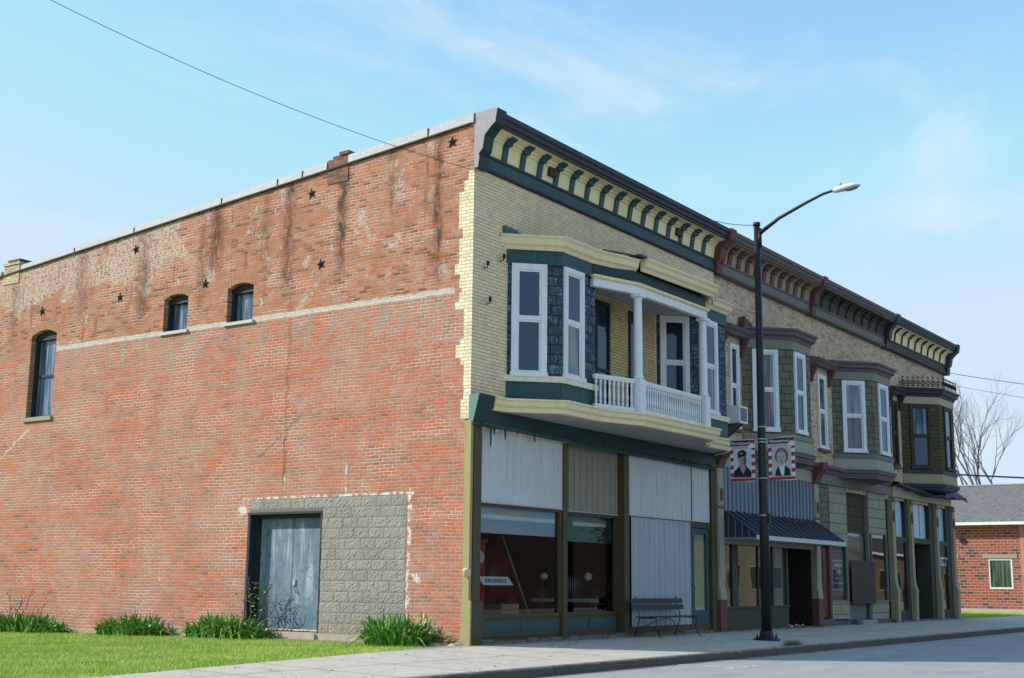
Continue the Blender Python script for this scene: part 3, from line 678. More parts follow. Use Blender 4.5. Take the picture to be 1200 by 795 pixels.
# great cornice over both bays, with its crack near the porch
up1 = [(1.02, .0), (1.90, -.90), (3.05, -.90), (4.30, -1.22)]
m = MB(); m.sweep(up1, [(.0, 7.70), (.04, 7.70), (.07, 7.76), (.13, 7.80), (.15, 7.90), (.20, 7.94), (.20, 7.97), (0, 8.0)]); hc = add('porch_cornice', m, 'cream', B1)
up2 = [(4.36, -1.34), (7.50, -1.46), (8.25, -1.10)]
m = MB(); m.sweep(up2, [(.0, 7.74), (.04, 7.74), (.07, 7.80), (.13, 7.84), (.15, 7.92), (.20, 7.97), (.20, 8.01), (0, 8.03)]); add('cornice_length', m, 'cream', hc)
m = MB(); m.sweep([(8.1, -.90), (9.42, -.90), (10.3, -.02)], [(.0, 7.70), (.04, 7.70), (.07, 7.76), (.13, 7.80), (.15, 7.90), (.20, 7.94), (.20, 7.97), (0, 8.0)]); add('cornice_length', m, 'cream', hc)
m = MB(); m.face([(1.0, .0, 8.0), (1.9, -1.0, 7.97), (3.05, -1.0, 7.97), (4.35, -1.35, 8.0), (7.5, -1.5, 8.02), (8.2, -1.12, 7.99), (9.42, -.98, 7.98), (10.3, 0, 8.02)]); add('porch_roof', m, 'tealdk', hc)
m = MB()
for i, (x, h) in enumerate(((.98, .16), (1.14, .16), (1.30, .15), (1.46, .12), (1.62, .09))): m.prism([(x, 7.98), (x+.15, 7.98), (x+.16, 7.98+h*.9), (x+.07, 8.0+h), (x-.01, 7.98+h)], 'y', -.16-.0*i, -.02)
m.prism([(1.78, 7.98), (2.5, 7.98), (2.5, 8.0), (1.78, 8.09)], 'y', -.14, -.02)
f_ = MB(); f_.box(4.1, 4.4, -1.5, -1.2, 8.0, 8.05); add('loose_flashing', f_, 'tealdk', hc); f_ = MB(); f_.tube([(3.3, -1.05, 8.02), (4.5, -1.4, 8.06), (5.6, -1.5, 8.03)], .02, 5)
add('loose_flashing', f_, 'tealdk', hc); add('scalloped_flashing', m, paint('teal_flashing', (.055, .13, .15), .5, .4), hc)
# porch: green fascia behind white beam, beam, ceiling
m = MB(); m.sweep([(3.10, -.90), (4.25, -1.24), (7.45, -1.30), (8.1, -.95)], [(0, 7.42), (.03, 7.42), (.03, 7.74), (0, 7.74)]); add('porch_fascia', m, 'tealdk', B1)
m = MB(); m.sweep([(3.02, -.98), (4.22, -1.36), (7.40, -1.40)], [(-.12, 7.21), (.0, 7.21), (.0, 7.37), (-.12, 7.37)]); bm = add('porch_beam', m, 'white', B1)
m = MB(); m.sweep([(2.98, -.98), (4.22, -1.36), (7.44, -1.40)], [(-.02, 7.37), (.05, 7.40), (.05, 7.45), (-.1, 7.45)]); add('beam_trim', m, 'cream', bm)
m = MB(); m.face([(3.2, -.88, 7.43), (4.12, 0, 7.43), (7.22, 0, 7.43), (8.1, -.88, 7.43), (7.42, -1.36, 7.43), (4.22, -1.30, 7.43)][::-1]); add('porch_ceiling', m, 'soffit', B1)
m = MB(); m.face([(4.10, -.106, 4.62), (7.24, -.106, 4.62), (7.24, -.106, 7.43), (4.10, -.106, 7.43)]); add('porch_wall', m, 'gold', B1)
for (a0, a1) in ((4.50, 5.10), (5.97, 6.5)):
    w = MB(); w.box(a0, a0+.06, -.15, -.108, 4.7, 7.29); w.box(a1-.06, a1, -.15, -.108, 4.7, 7.29); w.box(a0+.06, a1-.06, -.15, -.108, 7.22, 7.29); w.box(a0+.06, a1-.06, -.15, -.108, 5.72, 5.78); w.box(a0+.06, a1-.06, -.14, -.108, 4.7, 5.05)
    w = add('balcony_door', w, 'tealdk', B1); add('pane', rect_on((0, 0), FU, FN, a0+.06, a1-.06, 5.05, 7.22, .112), 'g_blue', w)
m = MB(); pf_ = [(3.1, -.80), (4.22, -1.36), (7.45, -1.40), (8.1, -.88), (7.22, 0), (4.12, 0)]
m.prism(pf_[::-1], 'z', 4.60, 4.66); add('balcony_floor', m, 'brownfr', B1)
# columns
for (x, y) in ((4.25, -1.33), (7.29, -1.33)):
    m = MB(); m.lathe((x, y, 0), [(.112, 5.38), (.115, 5.42), (.095, 5.48), (.097, 6.2), (.088, 7.0), (.082, 7.08), (.105, 7.11), (.10, 7.14)], 18)
    m.box(x-.13, x+.13, y-.13, y+.10, 7.14, 7.21); m.box(x-.115, x+.115, y-.115, y+.115, 4.66, 5.38)
    add('column', m, 'white', B1)
# balustrades
def balustrade(p, q, nb, z0=4.72, z1=5.36):
    d = Vector((q[0]-p[0], q[1]-p[1])); L = d.length; u = tuple(d/L); n = (u[1], -u[0])
    m = MB(); m.obox(p, u, n, 0, L, -.045, .045, z1-.05, z1); m.obox(p, u, n, 0, L, -.03, .03, z1-.09, z1-.05); m.obox(p, u, n, 0, L, -.035, .035, z0-.05, z0+.03)
    rl = add('railing', m, 'white', B1, bevel=.006); src = None
    for k in range(nb):
        a = L*(k+.5)/nb; x, y = p[0]+u[0]*a, p[1]+u[1]*a; r = .026
        if src is None:
            mm = MB(); mm.lathe((x, y, 0), [(.028, z0+.03), (.028, z0+.1), (.018, z0+.12), (.030, z0+.22), (.022, z0+.34), (.018, z1-.2), (.028, z1-.18), (.028, z1-.09)], 8)
            src = add('baluster', mm, 'white', rl, loc=(x, y, z0))
        else: copy_at(src, rl, (x, y, z0))
balustrade((3.02, -.98), (4.10, -1.30), 9); balustrade((4.40, -1.33), (7.14, -1.33), 27)
# lower cornice and soffit
low = [(.55, -.12), (.98, -.16), (1.80, -.98), (3.15, -.98), (4.25, -1.36), (7.55, -1.42)]
PR = [(-.02, 4.385), (.10, 4.385), (.12, 4.46), (.18, 4.50), (.20, 4.58), (.235, 4.60), (.235, 4.635), (-.02, 4.655)]
m = MB(); m.sweep(low, PR); lc = add('storefront_cornice', m, 'cream', B1)
m = MB(); m.sweep([(7.75, -1.15), (8.15, -.90), (9.42, -.90), (10.25, -.06)], [(a, z-.06) for a, z in PR]); add('cornice_length', m, 'cream', lc)
m = MB(); m.face([(.55, .02, 4.39), (.55, -.12, 4.39), (.98, -.16, 4.39), (1.80, -.98, 4.39), (3.15, -.98, 4.39), (4.25, -1.36, 4.39), (7.55, -1.42, 4.39), (8.15, -.9, 4.36), (9.42, -.9, 4.36), (10.25, -.06, 4.36), (10.25, .02, 4.36)][::-1]); add('soffit', m, 'soffit', B1)

# storefront
m = MB(); m.box(.06, .36, -.12, .1, .78, 4.05); m.box(.02, .42, -.16, .1, .0, .74); m.box(.012, .40, -.15, .1, .742, .778); m.box(.10, .32, -.135, -.12, .95, 3.9) ; add('corner_pilaster', m, 'olive', B1, bevel=.01)
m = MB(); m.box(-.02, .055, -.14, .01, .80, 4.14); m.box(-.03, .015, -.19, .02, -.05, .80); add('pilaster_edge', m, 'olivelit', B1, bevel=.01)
m = MB(); m.face([(.10, -.162, .62), (.34, -.162, .22), (.34, -.162, .10), (.10, -.162, .48)][::-1]); 
for k in range(7): m.face([(.14+.02*(k % 2), -.137, 1.0+k*.13), (.26, -.137, 1.02+k*.13), (.24, -.137, 1.09+k*.13), (.16, -.137, 1.08+k*.13)])
add('painted_stripe', m, 'teal', B1)
m = MB(); m.box(.36, 10.15, -.02, .12, -.02, .12); add('stall_riser', m, 'greydk', B1)
m = MB()
for k in range(26):
    x = .5+k*.38; m.box(x, x+.35, -.08-random.random()*.03, .0, -.12, .03+random.random()*.05)
add('foundation_stone', m, plain('foundation_stone', (.16, .14, .12), .95, var=.5), B1, bevel=.01)
bays1 = [(.42, 3.22, 2.60, 'metalwhite', .0), (3.44, 5.72, 2.60, 'metalbeige', .14)]
for i, (a, b, zs, ms, yy) in enumerate(bays1):
    m = MB(); m.box(a-.03, b+.03, yy-.03, yy+.07, .12, .50); m.box(a-.05, a+.03, yy-.05, yy+.05, .50, 2.6); m.box(b-.02, b+.05, yy-.05, yy+.05, .50, 2.6); m.box(a, b, yy-.05, yy+.05, .47, .54); m.box(a, b, yy-.04, yy+.05, 2.56, 2.62)
    w = add('shop_window', m, 'olive', B1, bevel=.006)
    add('pane', rect_on((0, yy+.01), FU, FN, a, b, .52, 2.6, 0), 'g_shop', w)
    m = MB(); mid = (a+b)/2
    for c0, c1 in ((a+.06, mid-.05), (mid+.05, b-.06)): m.box(c0, c1, yy-.04, yy-.031, .20, .40)
    add('base_panel', m, 'teal', w)
    if i == 0:
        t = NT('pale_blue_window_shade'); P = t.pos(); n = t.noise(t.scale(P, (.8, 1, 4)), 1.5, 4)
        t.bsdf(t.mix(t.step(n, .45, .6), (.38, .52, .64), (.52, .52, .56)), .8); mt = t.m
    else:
        t = NT('dark_flecked_green_shade'); P = t.pos(); n = t.noise(t.scale(P, (3, 1, 14)), 1, 5, .7)  # green sheet with dark flecks, denser towards the right end
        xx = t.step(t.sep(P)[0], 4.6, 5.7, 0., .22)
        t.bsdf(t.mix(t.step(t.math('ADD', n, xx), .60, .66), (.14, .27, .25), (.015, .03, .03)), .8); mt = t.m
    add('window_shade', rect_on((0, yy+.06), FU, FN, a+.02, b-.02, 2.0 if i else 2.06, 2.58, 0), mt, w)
    sd = ribbed(a-.06, b+.08, zs+.03, 4.03, yy-.06, minor=(i == 0), d=.012 if i == 0 else .03)
    sd = add('metal_siding', sd, ms, B1, label=('white ribbed metal panel', 'beige ribbed metal panel')[i])
    m = MB(); m.box(a-.06, b+.08, yy-.085, yy-.05, zs+.015, zs+.035); add('trim_strip', m, 'coping', sd)
for (a, b) in ((3.28, 3.44), (5.78, 6.0), (10.10, 10.36)): m = MB(); m.box(a, b, -.09, .14, 0, 4.05); add('storefront_post', m, 'olive', B1, bevel=.008)
m = MB(); m.box(9.03, 9.10, -.05, .1, 0, 4.05); add('storefront_post', m, 'olive', B1)
m = MB(); m.box(6.0, 10.1, -.035, .08, .0, .20); add('base_board', m, 'olive', B1)
m = MB(); m.box(9.1, 10.1, -.04, .08, 2.50, 2.63); add('transom_bar', m, 'olive', B1)
add('metal_siding', ribbed(6.02, 9.03, 2.65, 4.0, -.07, d=.013), 'metalwhite', B1, label='white ribbed metal panel, upper right')
add('metal_siding', ribbed(9.11, 10.04, 2.64, 4.0, -.06, d=.013), 'metalwhite', B1, label='narrow white ribbed metal panel')
m = MB(); m.box(6.02, 9.03, -.095, -.06, 2.63, 2.648); add('trim_strip', m, 'coping', B1)
add('metal_siding', ribbed(6.16, 9.03, .2, 2.62, -.045, d=.02, minor=False), 'metalblue', B1, label='lilac ribbed metal panel behind the bench')
m = MB(); m.box(9.12, 9.27, -.02, .03, .02, 2.48); m.box(9.90, 10.05, -.02, .03, .02, 2.48); m.box(9.27, 9.90, -.02, .03, 2.36, 2.48); m.box(9.27, 9.90, -.02, .03, .02, .50)
dd = add('door', m, 'teal', B1, label='teal shop door with blinds'); add('pane', rect_on((0, .0), FU, FN, 9.27, 9.90, .5, 2.36, 0), 'g_shop', dd)
m = MB()
for k in range(34): zz = .53+k*.054; m.face([(9.28, .03, zz), (9.89, .03, zz), (9.89, .045, zz+.05), (9.28, .045, zz+.05)])
add('blind', m, plain('cream_blind', (.62, .56, .40), .7), dd)
k = MB(); k.tube([(9.18, -.03, 1.05), (9.18, -.08, 1.05), (9.18, -.08, 1.2)], .015, 6); add('handle', k, 'steel', dd)
m = MB(); m.lathe((-.07, -.13, 1.22), [(.04, 0), (.075, .02), (.075, .11), (.085, .12), (.06, .15), (.03, .17)], 14); m.box(-.09, .02, -.16, -.10, 1.27, 1.31); add('wall_lamp', m, paint('cream_lamp', (.60, .56, .36), .4, .2), B1)
# hooks and insulators on the front
for x, z in ((.36, 7.15), (.90, 7.40), (.45, 6.45)): m = MB(); m.tube([(x, -.1, z), (x, -.18, z), (x, -.20, z+.08)], .012, 5); m.lathe((x, -.20, z+.04), [(.02, 0), (.035, .02), (.03, .09), (.01, .1)], 8); add('insulator', m, 'black', B1)
m = MB(); m.face([(.30, .3, sidetop(0)-.1), (10.5, .3, 9.9), (10.5, 24, sidetop(24)-.3), (.3, 24, sidetop(24)-.3)]); m.face([(0, 24, -.5), (10.5, 24, -.5), (10.5, 24, 8.2), (0, 24, 8.2)][::-1]); add('roof', m, 'darkroof', B1)
# interior room of the shop
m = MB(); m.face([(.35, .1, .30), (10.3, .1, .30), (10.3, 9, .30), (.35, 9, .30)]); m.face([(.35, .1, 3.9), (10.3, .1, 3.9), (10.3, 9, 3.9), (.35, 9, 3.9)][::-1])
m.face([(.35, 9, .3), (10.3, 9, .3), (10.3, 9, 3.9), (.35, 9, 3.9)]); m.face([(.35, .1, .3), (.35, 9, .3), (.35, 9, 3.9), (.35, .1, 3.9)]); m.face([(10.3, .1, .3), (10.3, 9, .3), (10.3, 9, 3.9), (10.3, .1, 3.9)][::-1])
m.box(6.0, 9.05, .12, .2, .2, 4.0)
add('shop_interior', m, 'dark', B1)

# ------------------------------------------------------------------ generic pieces for the other fronts
def bay(parent, X0, X1, d, X3, mat, mhead, msill, mskirt, mcor, winA, winF, fm, gA, gF, gA2=None, gF2=None, cresting=False):
    pl = [(X0, 0), (X0+d, -d), (X1, -d), (X3, 0)]
    m = MB(); m.sweep(pl, [(0, 5.0), (0, 7.45)], ends=False); b = add('bay_window', m, mat, parent)
    window(b, pl[0], AU, AN, winA[0], winA[1], 5.20, 7.38, fm, gA, fw=.10, gm2=gA2)
    window(b, (0, -d), FU, FN, winF[0], winF[1], 5.20, 7.38, fm, gF, fw=.10, gm2=gF2)
    m = MB(); m.sweep(pl, [(.0, 7.41), (.03, 7.41), (.03, 7.68), (0, 7.68)]); add('bay_head', m, mhead, b)
    m = MB(); m.sweep(pl, [(.0, 7.66), (.05, 7.66), (.08, 7.74), (.17, 7.78), (.18, 7.86), (.24, 7.90), (.24, 7.95), (0, 8.0)]); add('bay_cornice', m, mcor, b)
    m = MB(); m.sweep(pl, [(.0, 4.98), (.05, 4.98), (.06, 5.10), (0, 5.12)]); add('bay_sill', m, msill, b)
    m = MB(); m.sweep(pl, [(.0, 4.62), (.025, 4.62), (.035, 4.70), (.02, 4.98), (0, 4.98)]); add('bay_skirt', m, mskirt, b)
    m = MB(); m.sweep(pl, [(.0, 4.44), (.02, 4.44), (.03, 4.50), (.09, 4.53), (.10, 4.60), (.13, 4.62), (.0, 4.64)]); m.face([(p[0], p[1], 4.45) for p in pl]); add('bay_base', m, mcor, b)
    m = MB(); m.face([(X0-.1, 0, 7.99), (X0+d-.07, -d-.2, 7.96), (X1+.07, -d-.2, 7.96), (X3+.1, 0, 7.99)]); add('bay_roof', m, mcor, b)
    return b, pl

def hood_window(parent, x0, x1, hood, brk, fm, g, g2=None, z0=5.2, z1=7.42, bx=None, wall=None):
    w = window(parent, (0, 0), FU, FN, x0, x1, z0, z1, fm, g, fw=.09, proud=.035, gm2=g2, depth=-.002)
    m = MB(); m.box(x0-.05, x1+.05, -.12, .0, z0-.12, z0-.04); add('sill', m, 'purple', w)
    a, b = bx or (x0-.25, x1+.30)
    m = MB(); m.sweep([(a, 0), (b, 0)], [(0, 7.62), (.20, 7.62), (.24, 7.70), (.30, 7.74), (.34, 7.82), (.02, 7.90)]); add('hood', m, hood, w)
    for xc in (a+.06, b-.10):
        m = MB(); m.prism([(0, 7.12), (-.06, 7.12), (-.10, 7.3), (-.20, 7.5), (-.27, 7.63), (0, 7.63)][::-1], 'x', xc-.05, xc+.05); add('hood_bracket', m, brk, w)
    return w

def shell(parent, X0, X1, mat, top=9.75, back=18):
    m = MB(); m.face([(X0, 0, 4.0), (X1, 0, 4.0), (X1, 0, top), (X0, 0, top)]); add('front_wall', m, mat, parent)
    m = MB(); m.box(X0+.01, X1-.01, .02, .5, 9.5, 10.2); add('parapet', m, mat, parent)
    m = MB(); m.face([(X0, .3, 9.8), (X1, .3, 9.8), (X1, back, 8.8), (X0, back, 8.8)]); m.face([(X0, back, 0), (X1, back, 0), (X1, back, 8.8), (X0, back, 8.8)][::-1]); add('roof', m, 'darkroof', parent)

def pier(parent, x0, x1, z0=.1, zb=4.05, ymain='sagelt', oval='red', base='red', cap=True, yo=-.14):
    m = MB(); m.box(x0, x1, yo, .1, 1.05, zb); m.box(x0+.03, x1-.03, yo-.015, yo, 1.25, 3.0); m.box(x0+.02, x1-.02, yo-.02, yo, 3.12, 3.62)
    m.prism([(yo-.02, 1.05), (yo-.05, .77), (.05, .77), (.05, 1.05)], 'x', x0, x1)
    p = add('pier', m, ymain, parent, bevel=.008)
    m = MB(); m.box(x0-.02, x1+.02, yo-.035, .1, z0-.12, .77); add('pier_base', m, base, p, bevel=.01)
    m = MB(); xc = (x0+x1)/2; N = 16; pts = [(xc+.085*math.cos(2*math.pi*k/N), 3.37+.17*math.sin(2*math.pi*k/N)) for k in range(N)]
    m.prism(pts, 'y', yo-.045, yo-.02); m.box(x0-.015, x1+.015, yo-.03, yo, 3.03, 3.08); add('pier_ornament', m, oval, p)
    if cap:
        m = MB(); m.prism([(0, zb), (yo-.02, zb), (yo-.10, zb+.2), (yo-.28, zb+.42), (yo-.32, zb+.62), (0, zb+.62)][::-1], 'x', x0-.02, x1+.02); add('pier_bracket', m, base, p, bevel=.01)
    return p

# ------------------------------------------------------------------ BUILDING 2
B2 = thing('commercial_building', 'buff brick shop with mauve cornice, green bay window and dark blue metal awning', 'building', (13.7, 6, 0), 'two-storey shop buildings in a row')
shell(B2, 10.58, 16.95, 'brown')
cornice(B2, 10.75, 16.78, 'purple', 'tan', 'red', 'greenfr', 'purple', 11, brw=.20)
endblock(B2, 10.42, 10.74, 'red'); endblock(B2, 16.79, 17.07, 'red')
b, pl = bay(B2, 12.2, 14.50, 1.0, 15.5, 'tin_green', 'sage', 'sage', 'sagelt', 'purple', (.30, 1.03), (13.36, 14.08), 'white', 'g_curt', 'g_blue', 'g_curt', 'g_dark')
m = MB()
for i, x in enumerate((12.05, 12.22, 12.40)): m.prism([(x, 7.95), (x+.16, 7.95), (x+.15, 8.16-i*.03), (x+.02, 8.22-i*.05)], 'y', -.2, -.02)
add('red_flashing', m, 'red', B2)
hood_window(B2, 11.45, 11.98, 'purple', 'red', 'white', 'g_navy', bx=(10.9, 12.28))
for a_, b_ in ((10.75, 12.3), (15.3, 16.75)): m = MB(); m.sweep([(a_, 0), (b_, 0)], [(0, 4.44), (.16, 4.44), (.18, 4.52), (.30, 4.56), (.34, 4.66), (0, 4.68)]); add('storefront_cornice', m, 'purple', B2)
m = MB(); m.box(10.75, 16.75, -.09, .0, 4.10, 4.44); add('storefront_beam', m, 'sagelt', B2)
m = MB(); m.prism([(12.2, 0), (13.2, -1.0), (14.5, -1.0), (15.5, 0)][::-1], 'z', 4.38, 4.44); add('bay_underside', m, 'purple', B2)
add('metal_siding', ribbed(10.55, 16.72, 2.98, 4.10, -.04, pitch=.245, d=.05, rib=.09, minor=False), 'metalsteel', B2, label='steel-blue ribbed metal panel above the awning')
pier(B2, 10.37, 10.70); 
# awning
m = MB(); a0, a1 = 10.72, 16.72; yb = -1.0
m.face([(a0, -.06, 3.0), (a1, -.06, 3.0), (a1, yb, 2.36), (a0, yb, 2.36)][::-1]); m.face([(a0, -.06, 2.97), (a1, -.06, 2.97), (a1, yb, 2.33), (a0, yb, 2.33)])
for k in range(15):
    x = a0+.01+(a1-a0-.04)*k/14; m.face([(x, -.06, 3.03), (x+.025, -.06, 3.03), (x+.025, yb, 2.385), (x, yb, 2.385)][::-1]); m.face([(x, -.06, 3.0), (x, yb, 2.36), (x, yb, 2.385), (x, -.06, 3.03)])
m.face([(a0, -.06, 2.3), (a0, yb, 2.3), (a0, yb, 2.36), (a0, -.06, 3.0)]); m.face([(a1, -.06, 2.3), (a1, yb, 2.3), (a1, yb, 2.36), (a1, -.06, 3.0)])
aw = add('awning', m, 'awning', B2)
m = MB(); m.box(a0-.01, a1+.01, yb-.03, yb, 2.25, 2.36); add('awning_fascia', m, 'metalwhite', aw)
m = MB(); m.box(a0-.02, a0+.0, yb, -.06, 2.25, 2.31)
for k in range(1, 5): y = -.06+(yb+.06)*k/5; m.box(a0-.012, a0-.001, y-.01, y+.01, 2.3, 3.0-(.06+y)*-.68)
add('awning_rib', m, 'metalsteel', aw)
m = MB(); m.face([(a0, -.06, 2.26), (a1, -.06, 2.26), (a1, yb, 2.26), (a0, yb, 2.26)]); m.box(a0, 16.6, -.1, -.05, 2.15, 2.26); add('awning_soffit', m, 'sill', aw)
m = MB()
for k in range(6): x = 13.6+k*.28; m.tube([(x, -.5, 2.80), (x+.02, -.52, 2.86), (x+.3, -.55, 2.84)], .01, 4)
m.tube([(13.5, -.5, 2.86), (15.2, -.5, 2.86)], .012, 4); add('awning_rod', m, 'black', aw)
# storefront 2
m = MB(); m.box(10.72, 14.95, .0, .12, -.05, .54); m.box(10.72, 14.97, -.03, .12, .54, .60); m.box(11.44, 11.78, .01, .1, .6, 2.2); m.box(13.02, 13.08, .02, .1, .6, 2.2); m.box(13.95, 14.05, .02, .1, .6, 2.2); m.box(14.85, 14.97, .0, .1, .6, 2.2); m.box(10.70, 10.8, .0, .1, .6, 2.2)
sw = add('shop_window', m, 'greydk', B2)
add('pane', rect_on((0, .05), FU, FN, 10.8, 14.0, .6, 2.2, 0), 'g_shop2', sw)
add('pane', rect_on((0, .06), FU, FN, 14.03, 14.88, .6, 2.2, 0), glass_opaque('grey_blue_glass', (.10, .12, .14), .08), sw)
m = MB()
for k in range(14): x = 10.85+k*.075; m.face([(x, .35+.03*(k % 2), .6), (x+.075, .35+.03*((k+1) % 2), .6), (x+.075+k*.02, .35+.03*((k+1) % 2), 2.2), (x+k*.02, .35+.03*(k % 2), 2.2)])
m.face([(13.1, .4, .6), (13.9, .4, .6), (13.9, .4, 2.2), (13.1, .4, 2.2)])
add('curtain', m, plain('old_curtain', (.30, .28, .23), .9), sw)
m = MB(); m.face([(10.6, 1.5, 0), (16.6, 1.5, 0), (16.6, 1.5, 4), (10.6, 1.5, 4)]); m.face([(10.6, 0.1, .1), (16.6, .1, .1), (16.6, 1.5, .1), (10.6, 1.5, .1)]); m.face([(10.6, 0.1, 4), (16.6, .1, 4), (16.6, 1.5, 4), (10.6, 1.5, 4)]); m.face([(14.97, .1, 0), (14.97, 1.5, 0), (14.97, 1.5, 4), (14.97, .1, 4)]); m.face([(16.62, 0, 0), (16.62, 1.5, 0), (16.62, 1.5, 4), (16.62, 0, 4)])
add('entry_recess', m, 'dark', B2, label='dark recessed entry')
m = MB(); m.box(15.5, 16.35, 1.40, 1.46, .1, 2.15); d2 = add('door', m, 'brownfr', B2); add('pane', rect_on((0, 1.39), FU, FN, 15.62, 16.23, .9, 2.0), 'g_dark', d2)
pier(B2, 16.70, 17.02)

# ------------------------------------------------------------------ BUILDING 3
B3 = thing('commercial_building', 'buff brick shop with green-shingled front, red door and boarded window', 'building', (20.2, 6, 0), 'two-storey shop buildings in a row')
shell(B3, 16.95, 23.45, 'brown')
cornice(B3, 17.08, 23.30, 'purple', 'greydk', 'brownfr', 'greenfr', 'purple', 9, brw=.16)
bay(B3, 18.66, 21.15, .97, 22.1, 'tin_green', 'sage', 'greenfr', 'sagelt', 'purple', (.33, 1.08), (20.02, 20.86), 'white', 'g_lace', 'g_blue', 'g_pink', 'g_dark')
hood_window(B3, 17.48, 18.14, 'purple', 'red', 'white', 'g_curt', bx=(16.98, 18.5))
for a_, b_ in ((17.05, 18.8), (21.9, 23.3)): m = MB(); m.sweep([(a_, 0), (b_, 0)], [(0, 4.44), (.16, 4.44), (.18, 4.52), (.28, 4.56), (.30, 4.64), (0, 4.66)]); add('storefront_cornice', m, 'purple', B3)
m = MB(); m.box(17.04, 23.3, -.09, .0, 4.16, 4.44); m.box(17.04, 23.3, -.12, .0, 4.12, 4.16); add('storefront_beam', m, 'greenfr', B3)
m = MB(); m.prism([(18.66, 0), (19.63, -.97), (21.15, -.97), (22.1, 0)][::-1], 'z', 4.38, 4.44); add('bay_underside', m, 'purple', B3)
def board(x0, x1, z0, z1, mat, y=-.02, name='shingle_panel'): m = MB(); m.box(x0, x1, y, y+.06, z0, z1); return add(name, m, mat, B3)
board(17.06, 18.05, 2.30, 4.12, 'tin_green'); board(18.13, 19.50, 2.33, 4.12, 'shing_lt'); board(18.13, 19.50, .16, .68, 'shing_lt')
board(21.38, 23.05, 2.80, 4.12, 'shing_lt'); board(21.5, 23.05, .12, .66, 'shing_lt')
m = MB(); m.box(17.25, 17.95, .06, .10, .22, 2.24)
for z0, z1 in ((.4, 1.1), (1.25, 2.1)):
    m.box(17.33, 17.58, .045, .06, z0, z1); m.box(17.64, 17.87, .045, .06, z0, z1)
d3 = add('door', m, 'red', B3, label='oxblood panelled door'); k = MB(); k.lathe((17.31, .02, 1.12), [(.02, 0), (.035, .02), (.035, .05), (.02, .07)], 8); add('handle', k, 'iron', d3)
m = MB(); m.box(17.10, 17.24, -.01, .10, .16, 2.3); m.box(17.96, 18.1, -.03, .10, .16, 2.3); add('door_frame', m, 'red', B3)
m = MB(); m.box(17.0, 18.1, -.10, .12, -.08, .18); m.box(18.1, 23.1, -.05, .0, -.1, .12); m.box(19.55, 21.4, -.22, .16, -.1, .13); add('step', m, plain('dark_step', (.10, .10, .11), .9), B3, bevel=.01)
m = MB(); m.box(19.75, 21.0, -.34, -.2, -.1, .12); add('stone_step', m, plain('pale_step', (.30, .30, .28), .9), B3, bevel=.015)
for (x0, x1, z0, z1, g) in ((18.17, 19.36, .72, 2.30, 'g_shop'), (21.62, 22.98, .70, 2.78, 'g_shop2')):
    m = MB(); m.box(x0-.06, x0, -.035, .04, z0-.05, z1+.04); m.box(x1, x1+.08, -.035, .04, z0-.05, z1+.04); m.box(x0, x1, -.035, .04, z0-.05, z0); m.box(x0, x1, -.035, .04, z1, z1+.04)
    w = add('shop_window', m, 'greenfr', B3); add('pane', rect_on((0, .02), FU, FN, x0, x1, z0, z1), g, w)
m = MB(); m.face([(18.0, 1.2, .1), (23.1, 1.2, .1), (23.1, 1.2, 4), (18, 1.2, 4)]); m.face([(17.05, .12, .1), (18.1, .12, .1), (18.1, .12, 4.1), (17.05, .12, 4.1)]); m.face([(18.0, 0.1, .1), (23.1, .1, .1), (23.1, 1.2, .1), (18, 1.2, .1)]); add('shop_interior', m, 'dark', B3)
# recessed middle
m = MB(); m.box(19.52, 21.38, .10, .16, 2.82, 4.12); add('shingle_panel', m, 'shing_dk', B3, label='dark olive shingles over the recessed window')
m = MB(); m.box(19.50, 19.54, -.02, .2, .1, 4.12); m.box(21.36, 21.42, -.02, .2, .1, 4.12); add('recess_side', m, 'sage', B3)
m = MB(); m.box(19.54, 19.62, .08, .16, .1, 2.815); m.box(21.28, 21.36, .08, .16, .1, 2.815); m.box(19.62, 21.28, .08, .16, 2.76, 2.815); w = add('shop_window', m, 'greydk', B3, label='recessed window over plywood')
add('pane', rect_on((0, .13), FU, FN, 19.62, 21.28, .7, 2.76), glass_opaque('beige_papered_glass', (.30, .25, .15), .10, wob=1.), w)
# door-height junk panel under plywood
m = MB(); m.box(19.7, 21.2, .07, .10, .13, .60); w = add('service_panel', m, plain('grey_panel', (.11, .12, .14), .6), B3)
m = MB(); m.box(19.56, 19.70, .06, .11, .12, .68); m.box(21.2, 21.34, .06, .11, .12, .68); m.box(19.70, 21.2, .06, .11, .60, .68); add('panel_frame', m, 'black', w)
PLY = MB(); PLY.box(19.57, 21.62, -.10, -.075, .68, 1.92)
add('plywood_board', PLY, 'ply', None, label='dark brown plywood sheet leaning over the recessed window', cat='board', loc=(20.6, -.08, .68))
m = MB(); m.box(19.56, 21.6, -.11, -.03, .60, .68); add('sill', m, 'brownfr', B3)
